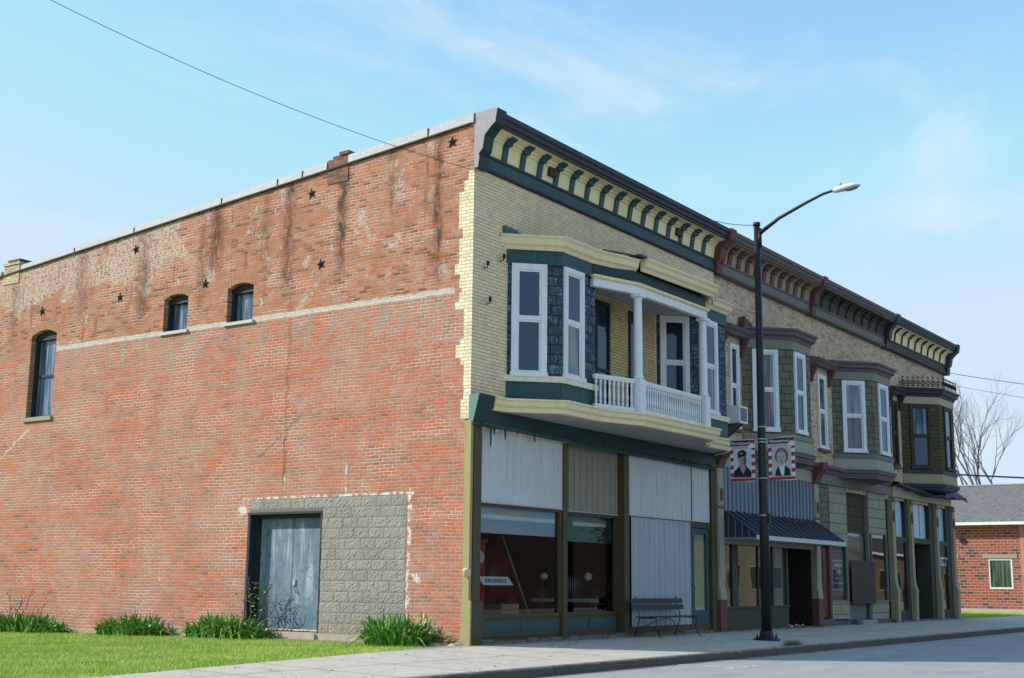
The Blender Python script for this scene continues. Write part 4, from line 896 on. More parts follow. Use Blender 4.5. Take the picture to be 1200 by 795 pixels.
# poster in the shop window
PS = thing('window_poster', 'blue poster with white lettering hanging in the shop window by the red door', 'poster', (18.75, .05, 1.5))
m = MB(); m.box(18.22, 19.28, .045, .05, .85, 2.22); 
add('poster_sheet', m, plain('blue_poster', (.030, .075, .22), .5), PS)
m = MB(); m.face([(18.22, .0435, 1.95), (18.62, .0435, 1.95), (18.22, .0435, 2.22)]); add('red_corner', m, plain('poster_red', (.45, .04, .05), .5), PS)
def text(body, size, origin, xdir, zdir, mat, parent, name='lettering', ext=.001, italic=0):
    cu = bpy.data.curves.new(name, 'FONT'); cu.body = body; cu.size = size; cu.extrude = ext; cu.align_x = 'CENTER'; cu.align_y = 'CENTER'; cu.shear = italic
    ob = bpy.data.objects.new(name, cu); COL.objects.link(ob)
    dg = bpy.context.evaluated_depsgraph_get(); me = bpy.data.meshes.new_from_object(ob.evaluated_get(dg)); me.name = name
    bpy.data.objects.remove(ob)
    X = Vector(xdir); Z = Vector(zdir); Mx = Matrix((X, Z, X.cross(Z))).transposed().to_4x4(); Mx.translation = Vector(origin)-OFF[parent.name]
    me.transform(Mx); me.materials.clear(); me.materials.append(M[mat] if isinstance(mat, str) else mat)
    o = bpy.data.objects.new(name, me); COL.objects.link(o); o.parent = parent; OFF[o.name] = OFF[parent.name]; return o
M['ink'] = plain('white_print', (.75, .76, .78), .6, var=.05)
text('OPEN', .26, (18.78, .042, 1.88), (1, 0, 0), (0, 0, 1), 'ink', PS) if False else None
m = MB()
for z, a, b, h in ((1.86, .18, .86, .05), (1.70, .30, .80, .10), (1.50, .42, .74, .12), (1.34, .3, .5, .05), (1.20, .15, .9, .03), (1.02, .1, .95, .02)):
    x = 18.25+a
    while x < 18.25+b: w = random.uniform(.03, .09); m.face([(x, .0435, z), (x+w, .0435, z), (x+w, .0435, z+h), (x, .0435, z+h)]); x += w+.025
add('poster_lettering', m, 'ink', PS)
# ------------------------------------------------------------------ BUILDING 4
B4 = thing('commercial_building', 'end shop building with navy cornice, olive bay and arched pale-blue transom windows', 'building', (26.9, 6, 0), 'two-storey shop buildings in a row')
shell(B4, 23.45, 30.38, 'brown')
m = MB(); m.face([(30.38, 0, -.2), (30.38, 18, -.2), (30.38, 18, 8.9), (30.38, 0, 9.7)]); add('end_wall', m, 'brown', B4)
cornice(B4, 23.62, 30.1, 'navy', 'panel', 'navy', 'greydk', 'navy', 9, brw=.06)
endblock(B4, 23.31, 23.61, 'navy'); endblock(B4, 30.11, 30.42, 'navy')
b4, pl = bay(B4, 25.05, 27.72, 1.03, 28.75, 'tin_olive', 'creamdim', 'navy', 'tan', 'navy', (.33, 1.09), (26.52, 27.34), 'brownfr', 'g_side', 'g_navy', 'g_navy', 'g_dark')
# cresting: little iron scrolls
src = None
def crest(p, q, n):
    global src
    d = Vector((q[0]-p[0], q[1]-p[1])); L = d.length; d = d/L; ang = math.atan2(d.y, d.x)
    m = MB(); m.tube([(p[0], p[1], 8.03), (q[0], q[1], 8.03)], .012, 5); m.tube([(p[0], p[1], 8.10), (q[0], q[1], 8.10)], .010, 5); add('cresting_rail', m, 'iron', b4)
    for k in range(n):
        a = L*(k+.5)/n; x, y = p[0]+d.x*a, p[1]+d.y*a
        if src is None:
            m = MB(); m.tube([(x, y, 8.0), (x, y, 8.30)], .012, 5); m.lathe((x, y, 8.29), [(.004, 0), (.03, .03), (.004, .08)], 6)
            for s_ in (-1, 1):
                pts = [(x+s_*.07*math.sin(t_*math.pi*1.4)*1.0, y, 8.06+t_*.17) for t_ in [i/6 for i in range(7)]]; m.tube(pts, .010, 4)
                m.tube([(x+s_*.09, y, 8.12), (x+s_*.07, y, 8.20), (x+s_*.035, y, 8.16)], .009, 4)
            src = add('crest_finial', m, 'iron', b4, loc=(x, y, 8.0)); src.rotation_euler = (0, 0, ang)
        else: c = copy_at(src, b4, (x, y, 8.0)); c.rotation_euler = (0, 0, ang)
crest((24.95, -.08), (26.0, -1.16), 8); crest((26.05, -1.18), (27.75, -1.18), 10)
hood_window(B4, 24.1, 24.62, 'navy', 'brownfr', 'brownfr', 'g_navy', 'g_dark', bx=(23.75, 24.95))
# sagging canopy
m = MB(); xs = [23.4+i*.45 for i in range(16)]
random.seed(11)
prev = None
for x in xs:
    q = (x-23.4)/6.8; zt = 4.62-.10*math.sin(q*math.pi)+random.uniform(-.02, .02); out = .42+.20*q+random.uniform(-.03, .03); zb = zt-.16-.12*q+random.uniform(-.04, .04)
    cur = [(x, 0, zt), (x, -out*.6, zt-.03), (x, -out, zb+.05), (x, -out, zb), (x, 0, zb+.02)]
    if prev:
        for k in range(4): m.face([prev[k], cur[k], cur[k+1], prev[k+1]][::-1])
    prev = cur
m.prism([(30.1, 4.32), (30.5, 4.24), (30.3, 4.42)], 'y', -.6, -.57); add('sagging_canopy', m, 'navy', B4)
m = MB(); m.box(23.6, 30.05, -.12, .0, 4.10, 4.42); m.box(23.6, 30.05, -.14, -.05, 4.40, 4.45); add('sign_board', m, 'creamdim', B4, label='blank cream sign board')
for i, (x0, x1) in enumerate(((23.40, 23.66), (25.28, 25.52), (28.10, 28.34), (30.06, 30.34))):
    m = MB(); m.box(x0, x1, -.13, .05, 1.45, 4.1); m.prism([(-.13, 1.45), (-.15, 1.2), (-.22, .98), (-.205, .85), (-.19, .0), (.05, .0), (.05, 1.45)][::-1], 'x', x0+.0, x1-.0)
    p = add('pilaster', m, 'tan', B4, bevel=.01)
    m = MB(); xc = (x0+x1)/2; N = 12; m.prism([(xc+.09*math.cos(2*math.pi*k/N), 3.45+.2*math.sin(2*math.pi*k/N)) for k in range(N)], 'y', -.16, -.13); m.box(x0, x1, -.15, -.13, 3.9 if i % 3 else 3.9, 4.08); add('pilaster_ornament', m, 'black', p)
m = MB(); m.box(23.5, 30.2, .12, .16, 2.6, 4.12); tr = add('transom_panel', m, 'brownfr', B4)
for (x0, x1, n) in ((23.70, 25.0, 2), (25.56, 27.55, 3), (28.38, 29.75, 2)):
    w = (x1-x0)/n
    for k in range(n):
        a, b = x0+w*k+.04, x0+w*(k+1)-.04; pts = [(a, 2.78), (b, 2.78)]
        h = b-a; l = k == 0; r = k == n-1
        top = [(b, 3.75 if r else 4.0)]+([(b-.05, 3.9), (b-.16, 4.0)] if r else [])+([(a+.16, 4.0), (a+.05, 3.9)] if l else [])+[(a, 3.75 if l else 4.0)]
        m = MB(); m.prism(pts+top, 'y', .10, .119); add('transom_pane', m, 'g_trans', tr)
m = MB(); m.box(23.6, 25.3, -.03, .12, 2.62, 2.78); m.box(25.5, 28.1, -.03, .12, 2.62, 2.80); m.box(28.3, 30.1, -.03, .12, 2.62, 2.78); m.box(23.6, 25.3, -.03, .12, -.05, .35); m.box(28.3, 30.1, -.03, .12, -.05, .35); m.box(25.02, 25.29, -.02, .14, .35, 4.1); m.box(27.62, 28.1, -.02, .5, .0, 4.1); m.box(29.62, 30.08, -.02, .14, .3, 4.1)
add('storefront_frame', m, 'greydk', B4)
for (x0, x1) in ((23.68, 25.02), (28.36, 29.62)):
    m = MB(); m.box(x0-.02, x0+.02, .0, .06, .35, 2.62); m.box(x1-.03, x1+.0, .0, .06, .35, 2.62); w = add('shop_window', m, 'greydk', B4); add('pane', rect_on((0, .03), FU, FN, x0, x1, .35, 2.62), 'g_shop2', w)
m = MB(); m.box(25.6, 25.72, .85, .92, .1, 2.3); m.box(27.4, 27.55, .85, .92, .1, 2.3); m.box(25.72, 27.4, .85, .92, 2.22, 2.32); m.box(25.72, 27.4, .85, .92, .1, .4); d = add('door', m, 'brownfr', B4); add('pane', rect_on((0, .89), FU, FN, 25.72, 27.4, .4, 2.22), glass_opaque('tan_reflecting_glass', (.16, .13, .08), .12, wob=1.), d)
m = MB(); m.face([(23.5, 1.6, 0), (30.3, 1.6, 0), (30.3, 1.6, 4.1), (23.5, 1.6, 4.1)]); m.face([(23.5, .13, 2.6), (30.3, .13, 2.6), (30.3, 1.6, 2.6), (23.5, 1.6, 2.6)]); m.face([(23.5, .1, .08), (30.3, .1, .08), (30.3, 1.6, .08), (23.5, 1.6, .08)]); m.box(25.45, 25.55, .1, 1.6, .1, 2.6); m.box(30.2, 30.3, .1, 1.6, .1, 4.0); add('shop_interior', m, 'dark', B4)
m = MB(); m.box(23.4, 30.35, -.1, .3, -.25, .05); add('step', m, plain('dark_step2', (.09, .09, .10), .9), B4)
# white swirl decal on the right pane
m = MB()
for k in range(9):
    a = k*.7; m.tube([(28.6+.12*k+.1*math.cos(a+i*.6), -.002+.02, 2.05+.16*math.sin(a+i*.9)) for i in range(5)], .014, 4)
add('window_lettering', m, 'ink', B4)

# ------------------------------------------------------------------ air conditioner
AC = thing('air_conditioner', 'white window air conditioner sticking out beside the corner building', 'air conditioner', (11.0, -.3, 5.15))
t_ = OFF[AC.name]
m = MB(); m.box(10.92, 11.42, -.52, .0, 5.22, 5.66); add('housing', m, 'white', AC, bevel=.012)
m = MB(); m.box(10.98, 11.36, -.526, -.52, 5.27, 5.61); gr = add('grille', m, plain('grey_coil', (.12, .13, .16), .6), AC)
m = MB()
for k in range(9): m.box(10.98, 11.36, -.531, -.526, 5.28+k*.037, 5.288+k*.037)
add('louvre', m, 'greymetal', gr)
m = MB(); m.prism([(-.02, 4.9), (-.05, 4.9), (-.45, 5.2), (-.42, 5.22), (-.02, 5.22)][::-1], 'x', 11.05, 11.1); m.prism([(-.02, 4.9), (-.05, 4.9), (-.45, 5.2), (-.42, 5.22), (-.02, 5.22)][::-1], 'x', 11.25, 11.3); add('support_bracket', m, 'purple', AC)

# ------------------------------------------------------------------ vintage cars in the showroom
def car(loc, rz, col, label):
    T = thing('vintage_car', label, 'car', loc, 'old cars parked inside the corner shop'); T.rotation_euler = (0, 0, rz)
    OFF[T.name] = Vector((0, 0, 0)); pc = paint('car_paint_%s' % label.split()[0], col, .25, .15, streak=.05)
    def a(n, m, mat, par=T): return add(n, m, mat, par)
    def loft(secs, N=14):
        m = MB(); base = 0; rings = []
        for (x, w, z0, z1, e) in secs:
            rg = []
            for k in range(N):
                an = 2*math.pi*k/N; c, s = math.cos(an), math.sin(an)
                rg.append((x, w*math.copysign(abs(c)**e, c), (z0+z1)/2+(z1-z0)/2*math.copysign(abs(s)**e, s)))
            rings.append(rg)
        b0 = len(m.v)
        for rg in rings: m.v += rg
        for i in range(len(rings)-1):
            for k in range(N): m.f.append((b0+i*N+k, b0+(i+1)*N+k, b0+(i+1)*N+(k+1) % N, b0+i*N+(k+1) % N)); m.sm.append(True)
        m.f.append(tuple(b0+k for k in range(N))); m.sm.append(False); m.f.append(tuple(b0+(len(rings)-1)*N+k for k in range(N))[::-1]); m.sm.append(False)
        return m
    body = a('body', loft([(-1.9, .45, .5, 1.0, .8), (-1.6, .66, .42, 1.25, .6), (-1.0, .74, .40, 1.45, .5), (-.3, .76, .40, 1.62, .5), (.25, .74, .40, 1.55, .5), (.50, .68, .42, 1.10, .6)]), pc)
    a('hood', loft([(.48, .52, .50, 1.12, .6), (1.1, .42, .50, 1.06, .6), (1.55, .33, .48, 1.02, .6), (1.62, .28, .50, .98, .7)]), pc)
    m = MB()
    for k in range(9): m.tube([(1.64, -.2+k*.05, .52), (1.66, -.2+k*.05, .96)], .01, 4)
    a('grille', m, 'steel')
    for s in (-1, 1):
        m = loft([(.35, .12, .30, .42, .8), (.75, .17, .35, .70, .8), (1.15, .18, .48, .80, .8), (1.5, .16, .42, .74, .8), (1.72, .08, .35, .55, .8)])
        m.v = [(x, y+s*.62, z) for x, y, z in m.v]; a('fender', m, pc)
        m = loft([(-2.0, .08, .35, .55, .8), (-1.6, .17, .42, .80, .8), (-1.2, .18, .45, .84, .8), (-.8, .15, .33, .6, .8), (-.5, .1, .3, .4, .8)])
        m.v = [(x, y+s*.66, z) for x, y, z in m.v]; a('fender', m, pc)
        m = MB(); m.box(-.6, .45, s*.66-.14, s*.66+.14, .29, .33); a('running_board', m, 'black')
        m = MB(); m.tube([(1.42, s*.50, .98), (1.50, s*.50, .98), (1.60, s*.50, .98), (1.66, s*.50, .98)], [.03, .06, .085, .09], 14); hl = a('headlight', m, 'steel')
        m = MB(); m.tube([(1.662, s*.50, .98), (1.69, s*.50, .98)], [.080, .06], 14); add('lens', m, plain('lamp_lens_%d' % (s+1), (.85, .88, .86), .1, spec=1., var=.02), hl)
        for x in (1.15, -1.25):
            m = MB(); m.tube([(x, s*.62-.07, .34), (x, s*.62+.07, .34)], .33, 20); w = a('wheel', m, 'black')
            m = MB(); m.tube([(x, s*.62+s*.072, .34), (x, s*.62+s*.08, .34)], .17, 16); add('rim', m, 'steel', w)
    m = MB(); m.box(1.78, 1.83, -.75, .75, .42, .50); a('bumper', m, 'steel')
    m = MB(); m.face([(.47, -.55, 1.12), (.47, .55, 1.12), (.26, .52, 1.50), (.26, -.52, 1.50)]); a('windshield', m, 'g_navy')
    return T
car((3.5, 2.5, .30), R(198), (.20, .010, .010), 'red antique car with round headlights behind the first shop window')
car((6.9, 1.9, .30), R(205), (.06, .05, .05), 'black antique car with one headlight showing in the second shop window')
FP = thing('fuel_pump', 'tall red antique cabinet standing left of the red car inside the corner shop', 'cabinet', (1.35, .75, .3))
m = MB(); m.box(1.15, 1.5, .6, .95, .3, 1.9); m.box(1.10, 1.55, .55, 1.0, .3, .42); m.box(1.12, 1.53, .57, .98, 1.9, 1.97); add('body', m, paint('glossy_red', (.42, .02, .02), .3, .1), FP, bevel=.02)
m = MB(); m.tube([(1.32, .6, 1.62), (1.32, .575, 1.62)], .12, 18); add('dial', m, 'metalwhite', FP); m = MB(); m.tube([(1.5, .7, 1.5), (1.62, .66, 1.2), (1.6, .66, .7), (1.52, .68, .9)], .02, 6); add('hose', m, 'black', FP)
LP_ = thing('leaning_pole', 'pale wooden pole leaning inside the corner shop window', 'pole', (2.7, 1.0, .3)); m = MB()
m.tube([(2.95, .45, .32), (2.35, 1.2, 3.0)], .022, 6); add('shaft', m, plain('old_wood', (.34, .28, .20), .8), LP_)
CR = thing('wooden_crate', 'wooden crate on the floor beside the red car inside the corner shop', 'crate', (2.1, .6, .3)); m = MB()
for z in (.32, .46, .60): m.box(1.8, 2.4, .40, .42, z, z+.11); m.box(1.8, 1.82, .42, .8, z, z+.11); m.box(2.38, 2.4, .42, .8, z, z+.11)
for x in (1.82, 2.36): m.box(x, x+.03, .42, .45, .30, .73)
add('slats', m, plain('crate_wood', (.36, .26, .15), .8), CR)
SG = thing('window_sign', 'slanted white sign with blue lettering behind the first shop window', 'sign', (1.1, .3, 1.1))
m = MB(); m.prism([(.72, 1.24), (1.72, 1.24), (1.92, 1.08), (.92, 1.08)], 'y', .20, .206); add('board', m, plain('sign_white', (.72, .76, .80), .5), SG)
text("SALE", .13, (1.33, .197, 1.16), (1, 0, 0), (0, 0, 1), plain('sign_blue', (.08, .14, .30), .5), SG, italic=-.3) if False else None
m = MB()
x = .98
while x < 1.68: w = random.uniform(.03, .07); m.face([(x, .198, 1.125), (x+w, .198, 1.125), (x+w-.03, .198, 1.20), (x-.03, .198, 1.20)]); x += w+.02
add('sign_lettering', m, plain('sign_blue', (.10, .16, .34), .5), SG)

# ------------------------------------------------------------------ street lamp
LX, LY = 7.95, -2.45
L = thing('street_lamp', 'tall black street lamp pole with a long arm reaching over the road', 'street lamp', (LX, LY, -.06))
m = MB(); m.tube([(LX, LY, -.06), (LX, LY, 2.7), (LX, LY, 9.42)], [.122, .105, .070], 20); m.tube([(LX, LY, 9.42), (LX, LY, 9.50)], .085, 16)
m.tube([(LX, LY-.07, 8.9), (LX, LY-.07, 9.35)], .05, 8); add('pole', m, 'black', L)
m = MB(); m.lathe((LX, LY, -.06), [(.30, 0), (.30, .03), (.17, .05), (.15, .18), (.13, .20)], 20)
for k in range(4): m.lathe((LX+.22*math.cos(k*1.57+.78), LY+.22*math.sin(k*1.57+.78), -.03), [(.03, 0), (.03, .05), (.015, .06), (.015, .1)], 8)
add('base_plate', m, 'black', L)
m = MB(); m.tube([(LX, LY-.05, 9.22), (LX, -3.0, 9.52), (LX, -3.69, 9.79), (LX, -4.10, 9.93), (LX, -4.32, 9.965), (LX, -4.42, 9.97)], [.05, .042, .035, .03, .03, .03], 12); add('arm', m, 'black', L)
def hull(secs):
    m = MB(); N = 12; b0 = 0
    for (y, w, z0, z1) in secs:
        for k in range(N):
            an = 2*math.pi*k/N; c, s_ = math.cos(an), math.sin(an); m.v.append((LX+w*math.copysign(abs(c)**.7, c), y, (z0+z1)/2+(z1-z0)/2*math.copysign(abs(s_)**.8, s_)))
    for i in range(len(secs)-1):
        for k in range(N): m.f.append((i*N+k, (i+1)*N+k, (i+1)*N+(k+1) % N, i*N+(k+1) % N)); m.sm.append(True)
    m.f.append(tuple(range(N))[::-1]); m.sm.append(False); m.f.append(tuple((len(secs)-1)*N+k for k in range(N))); m.sm.append(False); return m
hd = add('lamp_head', hull([(-4.34, .05, 9.92, 10.01), (-4.40, .075, 9.91, 10.03), (-4.58, .11, 9.92, 10.055), (-4.80, .125, 9.945, 10.06), (-4.92, .10, 9.965, 10.05), (-4.97, .04, 9.98, 10.03)]), paint('lamp_head_white', (.80, .81, .82), .4, .1), L)
add('lens', hull([(-4.64, .06, 9.905, 9.94), (-4.73, .09, 9.91, 9.95), (-4.86, .085, 9.93, 9.97), (-4.92, .04, 9.955, 9.98)]), plain('lamp_lens', (.25, .26, .28), .2), hd)
m = MB(); m.lathe((LX, -4.52, 10.035), [(.035, 0), (.035, .06), (.02, .08)], 10); add('photocell', m, 'greymetal', hd)
for z in (4.68, 4.40, 4.33, 3.51, 3.42, 2.68): m = MB(); m.tube([(LX, LY, z-.012), (LX, LY, z+.012)], .108 if z < 3 else .101, 20); add('band', m, 'steel', L)
m = MB(); m.box(LX-.05, LX+.02, LY-.16, LY-.09, 2.5, 2.72); add('outlet_box', m, 'black', L)

# ------------------------------------------------------------------ banners
def banner(y0, y1, z0, z1, label, man):
    T = thing('banner', label, 'banner', (LX, (y0+y1)/2, z0), 'veteran banners on the lamp pole')
    x = LX; W = y1-y0; H = z1-z0   # y0 is the photo's left side (greater y)
    P = lambda u, v, d: (x-d, y0+W*u, z0+H*v)
    M_ = lambda n, c: M.setdefault(n, plain(n, c, .7, var=.1))
    wht = M_('print_white', (.62, .66, .72)); red = M_('print_red', (.33, .025, .035)); nav = M_('print_navy', (.012, .014, .03)); gry = M_('print_grey', (.42, .36, .38))
    m = MB(); c0 = [P(0, 0, .0), P(1, 0, .0), P(1, 1, .0), P(0, 1, .0)]; c1 = [P(0, 0, .004), P(1, 0, .004), P(1, 1, .004), P(0, 1, .004)]
    m.face(c1); m.face(c0[::-1]); [m.face([c0[i], c0[(i+1) % 4], c1[(i+1) % 4], c1[i]]) for i in range(4)]
    add('cloth', m, wht, T)
    def poly(pts, d, mat, name): m = MB(); m.face([P(u, v, d) for u, v in pts]); return add(name, m, mat, T)
    def ell(cx, cy, rx, ry, N=20, a0=0, a1=360): return [(cx+rx*math.cos(R(a0+(a1-a0)*k/(N-1))), cy+ry*math.sin(R(a0+(a1-a0)*k/(N-1)))) for k in range(N)]
    m = MB()
    for k in range(4):
        v = .10+k*.19
        m.face([P(0, v, .007), P(.13, v+.01, .007), P(.13, v+.105, .007), P(0, v+.095, .007)]); m.face([P(.86, v+.07, .007), P(1, v+.08, .007), P(1, v+.17, .007), P(.86, v+.165, .007)])
    add('red_stripe', m, red, T)
    poly([(0, .0), (1, 0), (1, .06), (0, .06)], .008, red, 'footer'); poly([(.06, .058), (.94, .058), (.94, .085), (.06, .085)], .009, gry, 'name_strip')
    poly([(0, .86), (.75, .86), (.9, .93), (1, .96), (1, 1), (0, .99)], .008, nav, 'header')
    poly([(.72, .92), (.86, .93), (1, .90), (1, 1), (.78, 1)], .010, red, 'flag_red'); poly([(.72, .83), (.84, .92), (.92, .91), (1, .84), (1, .80), (.72, .80)], .011, wht, 'flag_white')
    poly([(.05, .79), (.9, .79), (.9, .855), (.05, .845)], .0085, gry, 'subtitle')
    text('Hometown', .105, P(.40, .925, .010), (0, -1, 0), (0, 0, 1), 'ink', T, name='header_lettering', italic=.25)
    back = M_('portrait_backdrop' if man else 'portrait_backdrop_pink', (.50, .55, .62) if man else (.50, .42, .46))
    poly([(.14, .09), (.85, .09), (.85, .78), (.14, .78)], .010, back, 'portrait')
    skin = M_('print_skin' if man else 'print_sepia', (.36, .27, .26) if man else (.42, .36, .38)); shade = M_('print_shade', (.14, .09, .09)); uni = nav
    if man:
        poly([(.14, .09), (.85, .09), (.85, .22), (.74, .30), (.60, .40), (.40, .40), (.26, .30), (.14, .24)], .0115, uni, 'uniform')
        poly([(.40, .28), (.52, .16), (.62, .30), (.60, .45), (.40, .45)], .013, skin, 'neck')
        poly(ell(.49, .50, .17, .20), .0145, skin, 'face'); poly([(.30, .56), (.66, .62), (.67, .70), (.56, .76), (.38, .75), (.30, .68)], .016, nav, 'cap')
        poly(ell(.46, .67, .03, .02, 8), .0175, wht, 'cap_badge'); poly(ell(.59, .49, .06, .13, 12), .0155, shade, 'face_shadow')
    else:
        poly([(.24, .09), (.82, .09), (.80, .24), (.62, .34), (.40, .34), (.28, .22)], .0115, uni, 'uniform')
        poly([(.36, .40), (.48, .10), (.58, .10), (.62, .40)], .0125, wht, 'scarf')
        poly(ell(.50, .56, .25, .20), .0130, shade, 'hair'); poly(ell(.49, .52, .17, .20), .0145, skin, 'face')
        poly([(.32, .60), (.40, .70), (.58, .71), (.66, .60), (.60, .66), (.40, .66)], .0160, M_('print_grey_hair', (.22, .17, .18)), 'fringe')
    m = MB(); ex = .004; fx = .49
    for cx in (-.065, .065): m.face([P(fx+cx-.03, .535, .0175), P(fx+cx+.03, .535, .0175), P(fx+cx+.03, .55, .0175), P(fx+cx-.03, .55, .0175)])
    m.face([P(fx-.05, .41, .0175), P(fx+.05, .41, .0175), P(fx+.06, .43, .0175), P(fx-.06, .43, .0175)]); m.face([P(fx-.015, .46, .0175), P(fx+.02, .46, .0175), P(fx+.01, .53, .0175)])
    add('facial_features', m, shade, T)
    m = MB(); yi = LY
    ya, yb = (LY+.09, y0+.02) if y0 > LY else (LY-.09, y1-.02)
    for z in (z1+.012, z0-.012): m.tube([(x, ya, z), (x, yb, z)], .012, 6)
    add('banner_rod', m, 'steel', T)
banner(-1.66, -2.27, 3.47, 4.40, 'left banner on the lamp pole, portrait of a man in uniform and cap', True)
banner(-2.60, -3.24, 3.47, 4.41, 'right banner on the lamp pole, sepia portrait of a woman with a light scarf', False)

# ------------------------------------------------------------------ bench
BN = thing('park_bench', 'long dark slatted bench with curved iron legs in front of the metal siding', 'bench', (6.95, -.45, -.01))
bx0, bx1 = 5.75, 8.15
for (y, z, tl) in ((-.26, .76, .02), (-.29, .62, .02)):
    m = MB(); m.prism([(y-.012, z-.055), (y+.012, z-.055), (y+.012+tl, z+.055), (y-.012+tl, z+.055)], 'x', bx0, bx1); add('back_slat', m, paint('bench_slat', (.035, .045, .065), .6, .4) if 'bslat' not in M else M['bslat'], BN, bevel=.004); M['bslat'] = bpy.data.materials['bench_slat']
for k in range(4):
    y = -.36-k*.115; m = MB(); m.box(bx0+.1, bx1-.02, y-.048, y+.048, .405, .43); add('seat_slat', m, 'bslat', BN, bevel=.004)
for x in (6.02, 7.90):
    m = MB(); m.tube([(x, -.22, .86), (x, -.30, .55), (x, -.33, .40), (x, -.26, .15), (x, -.20, -.01)], .014, 6); m.tube([(x, -.33, .395), (x, -.74, .395), (x, -.76, .36), (x, -.72, .18), (x, -.84, -.02), (x, -.90, -.02)], .014, 6)
    add('leg', m, plain('teal_iron', (.03, .05, .055), .5) if 'tiron' not in M else M['tiron'], BN); M['tiron'] = bpy.data.materials['teal_iron']
m = MB(); m.tube([(6.02, -.26, .15), (6.6, -.45, .34), (6.96, -.5, .385), (7.3, -.45, .34), (7.90, -.26, .15)], .010, 5); add('brace', m, 'tiron', BN)

# ------------------------------------------------------------------ ground, pavement, road
def zs(y): return -.025*max(0, min(3.62, -y))     # pavement falls to the kerb
t = NT('pavement_concrete'); P = t.pos(); x, y, z = t.sep(P)
n1 = t.noise(P, .7, 4); n2 = t.noise(P, 9, 4, .7); n3 = t.noise(P, 60, 2)
sl = t.white(t.xyz(t.math('FLOOR', t.math('DIVIDE', x, 1.52)), t.math('FLOOR', t.math('DIVIDE', t.math('ADD', y, .3), 1.8)), 0.))
c = t.mix(n1, (.50, .45, .375), (.62, .565, .48)); c = t.mix(t.math('MULTIPLY', sl, .25), c, (.42, .39, .35)); c = t.mix(t.math('MULTIPLY', t.step(n2, .46, .72), .5), c, (.33, .30, .26)); c = t.mix(t.math('MULTIPLY', t.step(t.noise(P, 2.3, 5, .7), .56, .66), .45), c, (.30, .27, .235))
fx = t.math('FRACT', t.math('DIVIDE', x, 1.52)); jx = t.step(t.math('MINIMUM', fx, t.math('SUBTRACT', 1., fx)), .006, .012, 1., 0.)
fy = t.math('FRACT', t.math('DIVIDE', t.math('ADD', y, .3), 1.8)); jy = t.step(t.math('MINIMUM', fy, t.math('SUBTRACT', 1., fy)), .004, .010, 1., 0.)
j = t.math('MAXIMUM', jx, jy); ck = t.n('ShaderNodeTexVoronoi', feature='DISTANCE_TO_EDGE'); t.put(ck.inputs['Vector'], t.scale(P, (.35, .5, 1))); cr = t.math('MULTIPLY', t.step(ck.outputs['Distance'], .002, .008, 1., 0.), t.step(n1, .57, .63))
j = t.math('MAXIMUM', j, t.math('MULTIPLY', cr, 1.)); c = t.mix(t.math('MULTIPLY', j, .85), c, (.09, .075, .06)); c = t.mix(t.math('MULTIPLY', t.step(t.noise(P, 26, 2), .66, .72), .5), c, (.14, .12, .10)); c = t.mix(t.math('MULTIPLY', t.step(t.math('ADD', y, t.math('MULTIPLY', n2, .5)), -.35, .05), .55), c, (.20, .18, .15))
t.bsdf(c, .9, t.bump(t.math('SUBTRACT', t.math('MULTIPLY', n3, .25), j), .006), spec=.2); M['pavement'] = t.m
m = MB(); edge = [(-40, -2.9), (-14, -2.0), (-9.3, -1.45), (-6, -.92), (-2.5, -.34), (-.35, .0), (0, .06), (60, .06)]
for i in range(len(edge)-1):
    (xa, ya), (xb, yb) = edge[i], edge[i+1]; n = max(1, int((xb-xa)/3))
    for k in range(n):
        a = xa+(xb-xa)*k/n; b = xa+(xb-xa)*(k+1)/n; y_a = ya+(yb-ya)*k/n; y_b = ya+(yb-ya)*(k+1)/n
        rows = 4
        for r_ in range(rows):
            f0, f1 = r_/rows, (r_+1)/rows
            p = lambda X, Y0, f: (X, -3.62+(Y0+3.62)*f, zs(-3.62+(Y0+3.62)*f))
            m.face([p(a, y_a, f0), p(b, y_b, f0), p(b, y_b, f1), p(a, y_a, f1)])
struct('pavement', m, 'pavement')
t = NT('kerb_concrete'); P = t.pos(); z = t.sep(P)[2]; n = t.noise(P, 5, 5, .7)
c = t.mix(n, (.20, .17, .14), (.40, .36, .31)); c = t.mix(t.step(t.math('ADD', z, t.math('MULTIPLY', n, .06)), -.09, -.06, .8, 0.), c, (.065, .055, .045))
fx = t.math('FRACT', t.math('DIVIDE', t.sep(P)[0], 2.7)); jx = t.step(fx, .004, .01, 1., 0.); c = t.mix(t.math('MULTIPLY', jx, .8), c, (.03, .03, .03))
t.bsdf(c, .9, t.bump(n, .012), spec=.2); M['kerb'] = t.m
m = MB(); zk = zs(-3.62)
xs = [-40+2*i for i in range(51)]
for a, b in zip(xs, xs[1:]):
    e = 0
    pr = [(-3.62, zk+e), (-3.74, zk+.002+e), (-3.77, zk-.02+e), (-3.79, -.26)]
    for p, q in zip(pr, pr[1:]): m.face([(a, q[0], q[1]), (b, q[0], q[1]), (b, p[0], p[1]), (a, p[0], p[1])])
struct('kerb', m, 'kerb')
t = NT('asphalt'); P = t.pos(); x, y, z = t.sep(P); n1 = t.noise(P, .35, 4); n2 = t.noise(t.scale(P, (.25, 2.2, 1)), 1, 4, .6); n3 = t.noise(P, 70, 3, .7)
c = t.mix(n1, (.31, .31, .31), (.39, .388, .385)); c = t.mix(t.math('MULTIPLY', t.step(n2, .45, .7), .3), c, (.46, .465, .47)); c = t.mix(t.math('MULTIPLY', t.step(n3, .55, .75), .35), c, (.20, .20, .21)); c = t.mix(t.math('MULTIPLY', t.step(t.noise(t.scale(P, (.5, 1.2, 1)), 1.2, 5, .7), .56, .64), .4), c, (.22, .225, .235))
